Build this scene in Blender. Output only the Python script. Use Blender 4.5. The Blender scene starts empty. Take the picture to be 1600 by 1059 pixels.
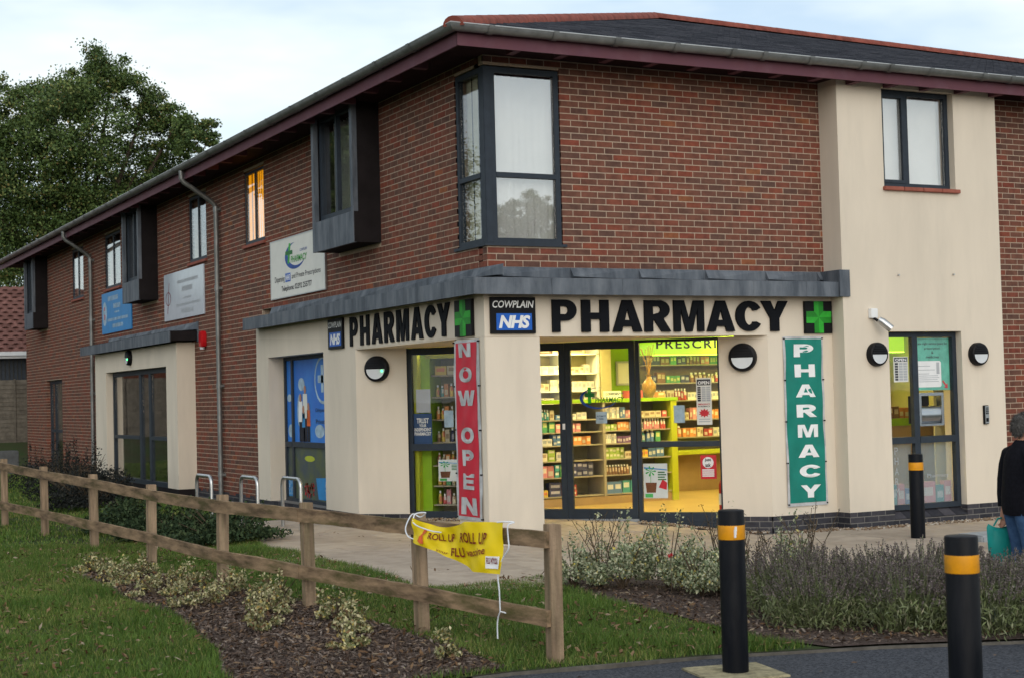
import bpy, bmesh, math, random
import numpy as np
from mathutils import Matrix, Vector
random.seed(7); rng = np.random.default_rng(11)
R = math.radians
scene = bpy.context.scene
# ------------------------------------------------------------------ camera
YAW, PITCH, ROLL = R(27.492), R(2.0764), R(-1.4731)
CAM = Vector((-7.835, -15.604, 1.5))
fw = Vector((math.sin(YAW)*math.cos(PITCH), math.cos(YAW)*math.cos(PITCH), math.sin(PITCH)))
rt = Vector((math.cos(YAW), -math.sin(YAW), 0)); up = rt.cross(fw)
r2 = rt*math.cos(ROLL)+up*math.sin(ROLL); u2 = -rt*math.sin(ROLL)+up*math.cos(ROLL)
cd = bpy.data.cameras.new('camera'); cam = bpy.data.objects.new('camera', cd)
scene.collection.objects.link(cam); scene.camera = cam
cam.matrix_world = Matrix(((r2.x,u2.x,-fw.x,CAM.x),(r2.y,u2.y,-fw.y,CAM.y),(r2.z,u2.z,-fw.z,CAM.z),(0,0,0,1)))
cd.sensor_width = 23.6; cd.lens = 2427.24/1600*23.6; cd.clip_end = 2000; cd.clip_start = .1
cd.dof.use_dof = True; cd.dof.focus_distance = 17.5; cd.dof.aperture_fstop = 3.2
# ------------------------------------------------------------------ sky, sun, exposure
SUN_EL, SUN_AZ = R(24), R(200)          # azimuth clockwise from +y: behind the camera, a little to its side
world = bpy.data.worlds.new('World'); scene.world = world; world.use_nodes = True
wn, wl = world.node_tree.nodes, world.node_tree.links
wn.clear()
wo = wn.new('ShaderNodeOutputWorld'); bg = wn.new('ShaderNodeBackground'); sky = wn.new('ShaderNodeTexSky')
sky.sky_type = 'NISHITA'; sky.sun_disc = False; sky.sun_elevation = SUN_EL; sky.sun_rotation = SUN_AZ
sky.air_density = 1.0; sky.dust_density = 2.0; sky.ozone_density = 1.5
tc = wn.new('ShaderNodeTexCoord'); mp = wn.new('ShaderNodeMapping'); mp.inputs['Scale'].default_value = (1, 1, 3.2); mp.inputs['Rotation'].default_value = (.2,.35,.4)
nz = wn.new('ShaderNodeTexNoise'); nz.inputs['Scale'].default_value = 2.6; nz.inputs['Detail'].default_value = 5; nz.inputs['Roughness'].default_value = .55
cr = wn.new('ShaderNodeValToRGB'); cr.color_ramp.elements[0].position = .40; cr.color_ramp.elements[0].color = (.35,.35,.35,1)
cr.color_ramp.elements[1].position = .60; cr.color_ramp.elements[1].color = (1,1,1,1)
mx = wn.new('ShaderNodeMixRGB'); mx.inputs[2].default_value = (6.3,6.9,7.0,1)      # thin high cloud
wl.new(tc.outputs['Generated'], mp.inputs[0]); wl.new(mp.outputs[0], nz.inputs['Vector']); wl.new(nz.outputs['Fac'], cr.inputs[0])
wl.new(cr.outputs[0], mx.inputs[0]); wl.new(sky.outputs[0], mx.inputs[1]); wl.new(mx.outputs[0], bg.inputs[0]); wl.new(bg.outputs[0], wo.inputs[0])
bg.inputs[1].default_value = .1
sd = bpy.data.lights.new('sun', 'SUN'); sun = bpy.data.objects.new('sun', sd); scene.collection.objects.link(sun)
sd.energy = .8; sd.angle = R(70); sd.color = (1, .95, .88)
sun.rotation_euler = Vector((math.sin(SUN_AZ)*math.cos(SUN_EL), math.cos(SUN_AZ)*math.cos(SUN_EL), math.sin(SUN_EL))).to_track_quat('Z','Y').to_euler()
scene.view_settings.view_transform = 'Standard'; scene.view_settings.look = 'None'
scene.view_settings.gamma = 1; scene.view_settings.use_curve_mapping = False
scene.view_settings.exposure = 0.70
scene.render.engine = 'CYCLES'
scene.cycles.max_bounces = 7; scene.cycles.transparent_max_bounces = 24; scene.cycles.use_denoising = True
scene.cycles.diffuse_bounces = 4; scene.cycles.glossy_bounces = 3; scene.cycles.caustics_reflective = False; scene.cycles.caustics_refractive = False

# ------------------------------------------------------------------ helpers
COL = scene.collection
def tag(o, label=None, cat=None, group=None, kind=None):
    if label: o['label'] = label
    if cat: o['category'] = cat
    if group: o['group'] = group
    if kind: o['kind'] = kind
    return o
class Fr:                                   # a wall's own frame: u along it, z up, n out of it
    def __init__(s, o, u, n=None):
        s.o = Vector(o); s.u = Vector(u).normalized(); s.v = Vector((0,0,1)); s.n = Vector(n) if n else s.u.cross(s.v)
    def p(s, a, b, c): return s.o + s.u*a + s.v*b + s.n*c
class WorldFr:
    def p(s, a, b, c): return Vector((a, b, c))
W = WorldFr()
FRONT = Fr((0,0,0), (1,0,0)); SIDE = Fr((0,0,0), (0,-1,0)); Q2 = 2**.5
DIAG = Fr((1.8215,1.8215,0), (1/Q2,-1/Q2,0))
ABS = {}
def link(me, name, mats, parent=None, at=None, label=None, cat=None, group=None, kind=None):
    o = bpy.data.objects.new(name, me); COL.objects.link(o)
    for m in (mats if isinstance(mats, (list, tuple)) else [mats]):
        if m is not None and len(me.materials) < len(mats if isinstance(mats, (list, tuple)) else [mats]): me.materials.append(m)
    w = Vector(at) if at is not None else Vector((0,0,0))
    ABS[o] = w
    if parent is not None:
        o.parent = parent; o.location = w - ABS.get(parent, parent.location)
    else: o.location = w
    tag(o, label, cat, group, kind)
    return o
def thing(name, loc, label, cat, group=None, kind=None):
    e = bpy.data.objects.new(name, None); COL.objects.link(e); e.location = loc; e.empty_display_size = .1; ABS[e] = Vector(loc)
    return tag(e, label, cat, group, kind)
class MB:
    def __init__(s, fr=W): s.fr = fr; s.V = []; s.F = []; s.MI = []; s.T = []
    def add(s, pts, faces, mi=0, tint=None, raw=False):
        k = len(s.V)
        s.V += [tuple(p) for p in pts] if raw else [tuple(s.fr.p(*p)) for p in pts]
        s.F += [tuple(i+k for i in f) for f in faces]; s.MI += [mi]*len(faces); s.T += [0 if tint is None else tint]*len(faces)
        return s
    def box(s, a0, a1, b0, b1, c0, c1, mi=0, tint=None):
        P = [(a0,b0,c0),(a1,b0,c0),(a1,b1,c0),(a0,b1,c0),(a0,b0,c1),(a1,b0,c1),(a1,b1,c1),(a0,b1,c1)]
        return s.add(P, [(3,2,1,0),(4,5,6,7),(0,1,5,4),(1,2,6,5),(2,3,7,6),(3,0,4,7)], mi, tint)
    def quad(s, p0, p1, p2, p3, mi=0, tint=None): return s.add([p0,p1,p2,p3], [(0,1,2,3)], mi, tint)
    def prism(s, poly, c0, c1, mi=0):       # polygon in (a,b), thickness along c
        n = len(poly)
        P = [(a,b,c0) for a,b in poly]+[(a,b,c1) for a,b in poly]
        return s.add(P, [tuple(range(n-1,-1,-1)), tuple(range(n,2*n))]+[(i,(i+1)%n,n+(i+1)%n,n+i) for i in range(n)], mi)
    def tube(s, path, r, n=8, mi=0, cap=True, tint=None):
        path = [Vector(p) for p in path]; m = len(path); rs = r if isinstance(r,(list,tuple)) else [r]*m
        P = []; prev = None
        for i,p in enumerate(path):
            d = (path[min(i+1,m-1)]-path[max(i-1,0)])
            d = d.normalized() if d.length > 1e-9 else Vector((0,0,1))
            a = prev - d*prev.dot(d) if prev is not None else None
            if a is None or a.length < 1e-6: a = d.orthogonal()
            a.normalize(); b = d.cross(a); prev = a
            for k in range(n):
                t = 2*math.pi*k/n; P.append(tuple(p + (a*math.cos(t)+b*math.sin(t))*rs[i]))
        F = [(i*n+k, i*n+(k+1)%n, (i+1)*n+(k+1)%n, (i+1)*n+k) for i in range(m-1) for k in range(n)]
        if cap: F += [tuple(range(n-1,-1,-1)), tuple(range((m-1)*n, m*n))]
        return s.add(P, F, mi, tint)
    def lathe(s, prof, n=24, mi=0, cap=True, axis=None):    # prof: (r, h); axis = function (x, y, h) -> local point
        ax = axis or (lambda x, y, h: (x, y, h))
        P = [ax(r*math.cos(2*math.pi*k/n), r*math.sin(2*math.pi*k/n), h) for r,h in prof for k in range(n)]
        m = len(prof)
        F = [(i*n+k, i*n+(k+1)%n, (i+1)*n+(k+1)%n, (i+1)*n+k) for i in range(m-1) for k in range(n)]
        if cap: F += [tuple(range(n-1,-1,-1)), tuple(range((m-1)*n, m*n))]
        return s.add(P, F, mi)
    def build(s, name, mats, parent=None, label=None, cat=None, group=None, kind=None, smooth=False, bevel=0, tint=False, origin='auto'):
        V = np.array(s.V, dtype=float)
        lo, hi = V.min(0), V.max(0)
        at = Vector(((lo[0]+hi[0])/2, (lo[1]+hi[1])/2, lo[2])) if origin == 'auto' else Vector(origin)
        V = V - np.array(at)
        me = bpy.data.meshes.new(name); me.from_pydata(V.tolist(), [], s.F)
        if any(s.MI): me.polygons.foreach_set('material_index', s.MI)
        if tint:
            at_ = me.attributes.new('tint', 'FLOAT', 'FACE'); at_.data.foreach_set('value', np.array(s.T, dtype=np.float32))
        if bevel:
            bm = bmesh.new(); bm.from_mesh(me)
            bmesh.ops.bevel(bm, geom=[e for e in bm.edges if len(e.link_faces) == 2 and e.calc_face_angle(0) > .5], offset=bevel, segments=2, affect='EDGES', clamp_overlap=True)
            bm.to_mesh(me); bm.free()
        if smooth: 
            me.polygons.foreach_set('use_smooth', [True]*len(me.polygons))
            try: me.set_sharp_from_angle(angle=R(40))
            except Exception: pass
        me.update()
        return link(me, name, mats, parent, at, label, cat, group, kind)
def np_mesh(name, V, F, mats, tint=None, **kw):            # big triangle/quad soups
    V = np.asarray(V, dtype=np.float32); F = np.asarray(F, dtype=np.int32); k = F.shape[1]
    me = bpy.data.meshes.new(name)
    me.vertices.add(len(V)); me.vertices.foreach_set('co', V.ravel())
    me.loops.add(F.size); me.loops.foreach_set('vertex_index', F.ravel())
    me.polygons.add(len(F)); me.polygons.foreach_set('loop_start', np.arange(0, F.size, k, dtype=np.int32))
    try: me.polygons.foreach_set('loop_total', np.full(len(F), k, dtype=np.int32))
    except Exception: pass
    if tint is not None:
        a = me.attributes.new('tint', 'FLOAT', 'FACE'); a.data.foreach_set('value', np.asarray(tint, dtype=np.float32))
    me.update(calc_edges=True); me.validate()
    return link(me, name, mats, **kw)
# ---- lettering
_tc = {}
def curve_geo(cu):
    o = bpy.data.objects.new('tmp', cu); COL.objects.link(o)
    dg = bpy.context.evaluated_depsgraph_get(); ev = o.evaluated_get(dg); me = ev.to_mesh()
    V = np.array([v.co[:] for v in me.vertices]); F = [tuple(p.vertices) for p in me.polygons]
    ev.to_mesh_clear(); bpy.data.objects.remove(o); bpy.data.curves.remove(cu)
    return V, F
def text_geo(t, bold=0.0, shear=0.0, space=1.0):
    k = (t, bold, shear, space)
    if k not in _tc:
        cu = bpy.data.curves.new('t', 'FONT'); cu.body = t; cu.size = 1; cu.offset = bold; cu.shear = shear; cu.space_character = space
        cu.resolution_u = 3; cu.align_x = 'LEFT'
        _tc[k] = curve_geo(cu)
    return _tc[k]
def arc(cx, cy, rx, ry, a0, a1, n=12):
    return [(cx+rx*math.cos(R(a0+(a1-a0)*i/n)), cy+ry*math.sin(R(a0+(a1-a0)*i/n))) for i in range(n+1)]
def glyph(ch, sx=.3, sy=.22):
    if ch == 'P': return [[(0,0),(sx,0),(sx,.35),(.55,.35)]+arc(.55,.675,.45,.325,-90,90)+[(0,1)], [(sx,.35+sy),(sx,1-sy)]+arc(.52,.675,.46-sx,.325-sy,90,-90)]
    if ch == 'H': return [[(0,0),(sx,0),(sx,.5-sy/2),(1-sx,.5-sy/2),(1-sx,0),(1,0),(1,1),(1-sx,1),(1-sx,.5+sy/2),(sx,.5+sy/2),(sx,1),(0,1)]]
    if ch == 'A': return [[(0,0),(sx*.98,0),(.345,.17),(.655,.17),(1-sx*.98,0),(1,0),(.66,1),(.34,1)], [(.405,.37),(.5,.74),(.595,.37)]]
    if ch == 'R': return [[(0,0),(sx,0),(sx,.37),(.38,.37),(.66,0),(1.02,0),(.74,.39)]+arc(.56,.70,.42,.30,-62,90)+[(0,1)], [(sx,.39+sy*.8),(sx,1-sy)]+arc(.52,.70,.43-sx,.31-sy,90,-90)]
    if ch == 'M': return [[(0,0),(0,1),(.34,1),(.5,.36),(.66,1),(1,1),(1,0),(.78,0),(.78,.76),(.6,0),(.4,0),(.22,.76),(.22,0)]]
    if ch == 'C': return [arc(.5,.5,.5,.5,32,328,24)+[(.5+.42*.62,.5-.5*.36)]+arc(.5,.5,.5-sx,.5-sy,322,38,20)+[(.5+.42*.62,.5+.5*.36)]]
    if ch == 'Y': return [[(.5-sx/2,0),(.5-sx/2,.42),(0,1),(sx*1.08,1),(.5,.66),(1-sx*1.08,1),(1,1),(.5+sx/2,.42),(.5+sx/2,0)][::1]]
    if ch == 'N': return [[(0,0),(0,1),(.3,1),(.72,.40),(.72,1),(1,1),(1,0),(.71,0),(.28,.60),(.28,0)]]
    if ch == 'O': return [arc(.5,.5,.5,.5,0,350,30), arc(.5,.5,.5-sx,.5-sy,350,0,30)]
    if ch == 'W': return [[(0,1),(.19,0),(.42,0),(.5,.52),(.58,0),(.81,0),(1,1),(.79,1),(.69,.40),(.6,1),(.4,1),(.31,.40),(.21,1)]]
    if ch == 'E': return [[(0,0),(1,0),(1,sy),(sx,sy),(sx,.5-sy*.45),(.92,.5-sy*.45),(.92,.5+sy*.5),(sx,.5+sy*.5),(sx,1-sy),(.97,1-sy),(.97,1),(0,1)]]
def glyph_geo(ch, depth=0.0, sx=.3, sy=.22):
    k = ('g', ch, depth, sx, sy)
    if k not in _tc:
        cu = bpy.data.curves.new('g', 'CURVE'); cu.dimensions = '2D'; cu.fill_mode = 'BOTH' if depth else 'FRONT'; cu.extrude = depth/2
        for pl in glyph(ch, sx, sy):
            sp = cu.splines.new('POLY'); sp.points.add(len(pl)-1); sp.use_cyclic_u = True
            for q,(x,y) in zip(sp.points, pl): q.co = (x,y,0,1)
        V, F = curve_geo(cu)
        if depth: V[:,2] += depth/2
        _tc[k] = (V, F)
    return _tc[k]
def put(mb, geo, a0, a1, b0, b1, c, mi=0, deform=None, keep=False, depth_scale=1):   # fit flat geometry into a rectangle of the wall frame
    V, F = geo; lo, hi = V.min(0), V.max(0)
    sa = (a1-a0)/(hi[0]-lo[0]); sb = (b1-b0)/(hi[1]-lo[1])
    if keep: sa = sb = min(sa, sb); a0 = (a0+a1)/2-(hi[0]-lo[0])*sa/2
    P = []
    for x,y,z in V:
        a, b = a0+(x-lo[0])*sa, b0+(y-lo[1])*sb
        P.append((a, b, c+z*depth_scale+(deform(a,b) if deform else 0)))
    mb.add(P, F, mi); return mb
# ------------------------------------------------------------------ materials
def mat(name, col, rough=.7, var=.18, scale=6, col2=None, bump=0, bscale=60, metal=0, spec=None, streak=0, dirt=None, detail=4, tint=None, emis=None, trans=0, coat=0):
    m = bpy.data.materials.new(name); m.use_nodes = True; nt = m.node_tree; n, l = nt.nodes, nt.links; b = n['Principled BSDF']
    b.inputs['Roughness'].default_value = rough; b.inputs['Metallic'].default_value = metal; b.inputs['Specular IOR Level'].default_value = spec if spec is not None else (.1 if rough > .55 else .3)
    if coat: b.inputs['Coat Weight'].default_value = coat; b.inputs['Coat Roughness'].default_value = .15
    geo = n.new('ShaderNodeNewGeometry')
    nz = n.new('ShaderNodeTexNoise'); nz.inputs['Scale'].default_value = scale; nz.inputs['Detail'].default_value = detail; nz.inputs['Roughness'].default_value = .6
    src = geo.outputs['Position']
    if streak:
        mpn = n.new('ShaderNodeMapping'); mpn.inputs['Scale'].default_value = streak if isinstance(streak, tuple) else (1,1,streak); l.new(src, mpn.inputs[0]); src = mpn.outputs[0]
    l.new(src, nz.inputs['Vector'])
    mx = n.new('ShaderNodeMixRGB')
    c2 = col2 or tuple(max(0, c*(1-2*var)) for c in col)
    rp = n.new('ShaderNodeValToRGB'); rp.color_ramp.elements[0].position = .36; rp.color_ramp.elements[1].position = .66
    l.new(nz.outputs['Fac'], rp.inputs[0]); l.new(rp.outputs[0], mx.inputs[0])
    mx.inputs[1].default_value = (*col,1); mx.inputs[2].default_value = (*c2,1)
    out = mx.outputs[0]
    if tint:                                   # per-piece colour: list of (pos, colour)
        at = n.new('ShaderNodeAttribute'); at.attribute_name = 'tint'; oi = n.new('ShaderNodeObjectInfo')
        ad = n.new('ShaderNodeMath'); ad.operation = 'ADD'; l.new(at.outputs['Fac'], ad.inputs[0]); l.new(oi.outputs['Random'], ad.inputs[1])
        fr = n.new('ShaderNodeMath'); fr.operation = 'FRACT'; l.new(ad.outputs[0], fr.inputs[0])
        tr = n.new('ShaderNodeValToRGB'); els = tr.color_ramp.elements
        while len(els) < len(tint): els.new(.5)
        for e,(p,c) in zip(els, tint): e.position = p; e.color = (*c,1)
        l.new(fr.outputs[0], tr.inputs[0])
        m2 = n.new('ShaderNodeMixRGB'); m2.blend_type = 'MULTIPLY'; m2.inputs[0].default_value = 1
        l.new(tr.outputs[0], m2.inputs[1]); l.new(out, m2.inputs[2]); out = m2.outputs[0]
    if dirt:                                   # broad stains: (colour, scale, amount)
        n2 = n.new('ShaderNodeTexNoise'); n2.inputs['Scale'].default_value = dirt[1]; n2.inputs['Detail'].default_value = 6; n2.inputs['Roughness'].default_value = .65
        l.new(geo.outputs['Position'] if not streak else src, n2.inputs['Vector'])
        r3 = n.new('ShaderNodeValToRGB'); r3.color_ramp.elements[0].position = .5; r3.color_ramp.elements[1].position = .78
        r3.color_ramp.elements[1].color = (dirt[2],)*3+(1,)
        l.new(n2.outputs['Fac'], r3.inputs[0]); m3 = n.new('ShaderNodeMixRGB'); l.new(r3.outputs[0], m3.inputs[0]); l.new(out, m3.inputs[1]); m3.inputs[2].default_value = (*dirt[0],1); out = m3.outputs[0]
    l.new(out, b.inputs['Base Color'])
    if bump:
        nb = n.new('ShaderNodeTexNoise'); nb.inputs['Scale'].default_value = bscale; nb.inputs['Detail'].default_value = 3; l.new(geo.outputs['Position'], nb.inputs['Vector'])
        bp = n.new('ShaderNodeBump'); bp.inputs['Strength'].default_value = bump; bp.inputs['Distance'].default_value = .02; l.new(nb.outputs['Fac'], bp.inputs['Height']); l.new(bp.outputs[0], b.inputs['Normal'])
    if emis: b.inputs['Emission Color'].default_value = (*emis[0],1); b.inputs['Emission Strength'].default_value = emis[1]
    if trans: b.inputs['Transmission Weight'].default_value = trans
    return m
def glass(name, k=1.0, tintc=(1,1,1), base=.0, rough=0.0):
    m = bpy.data.materials.new(name); m.use_nodes = True; n, l = m.node_tree.nodes, m.node_tree.links
    n.remove(n['Principled BSDF']); o = n['Material Output']
    t = n.new('ShaderNodeBsdfTransparent'); t.inputs[0].default_value = (*tintc,1)
    gl = n.new('ShaderNodeBsdfGlossy'); gl.inputs['Roughness'].default_value = rough; gl.inputs[0].default_value = (1,1,1,1)
    lw = n.new('ShaderNodeLayerWeight'); lw.inputs[0].default_value = .5
    pw = n.new('ShaderNodeMath'); pw.operation = 'POWER'; pw.inputs[1].default_value = 5; l.new(lw.outputs['Facing'], pw.inputs[0])
    mu = n.new('ShaderNodeMath'); mu.operation = 'MULTIPLY_ADD'; mu.inputs[1].default_value = .9*k; mu.inputs[2].default_value = base+.03*k; mu.use_clamp = True
    l.new(pw.outputs[0], mu.inputs[0])
    nz = n.new('ShaderNodeTexNoise'); nz.inputs['Scale'].default_value = 1.3; geo = n.new('ShaderNodeNewGeometry'); l.new(geo.outputs['Position'], nz.inputs['Vector'])
    bp = n.new('ShaderNodeBump'); bp.inputs['Strength'].default_value = .05; bp.inputs['Distance'].default_value = .02; l.new(nz.outputs['Fac'], bp.inputs['Height']); l.new(bp.outputs[0], gl.inputs['Normal'])
    ms = n.new('ShaderNodeMixShader'); l.new(mu.outputs[0], ms.inputs[0]); l.new(t.outputs[0], ms.inputs[1]); l.new(gl.outputs[0], ms.inputs[2]); l.new(ms.outputs[0], o.inputs[0])
    return m
def frosted(name, col, clear):
    m = bpy.data.materials.new(name); m.use_nodes = True; n, l = m.node_tree.nodes, m.node_tree.links; b = n['Principled BSDF']; b.inputs['Base Color'].default_value = (*col,1); b.inputs['Roughness'].default_value = .4
    t = n.new('ShaderNodeBsdfTransparent'); ms = n.new('ShaderNodeMixShader'); ms.inputs[0].default_value = clear; l.new(b.outputs[0], ms.inputs[1]); l.new(t.outputs[0], ms.inputs[2]); l.new(ms.outputs[0], n['Material Output'].inputs[0]); return m
def emit(name, col, s):
    m = bpy.data.materials.new(name); m.use_nodes = True; n, l = m.node_tree.nodes, m.node_tree.links
    n.remove(n['Principled BSDF']); e = n.new('ShaderNodeEmission'); e.inputs[0].default_value = (*col,1); e.inputs[1].default_value = s
    l.new(e.outputs[0], n['Material Output'].inputs[0]); return m
BRK = [(0,(.135,.074,.058)),(.12,(.155,.077,.057)),(.34,(.182,.08,.056)),(.6,(.2,.081,.056)),(.8,(.215,.077,.052)),(.92,(.24,.07,.047)),(.98,(.255,.078,.047)),(1,(.29,.11,.052))]
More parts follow.
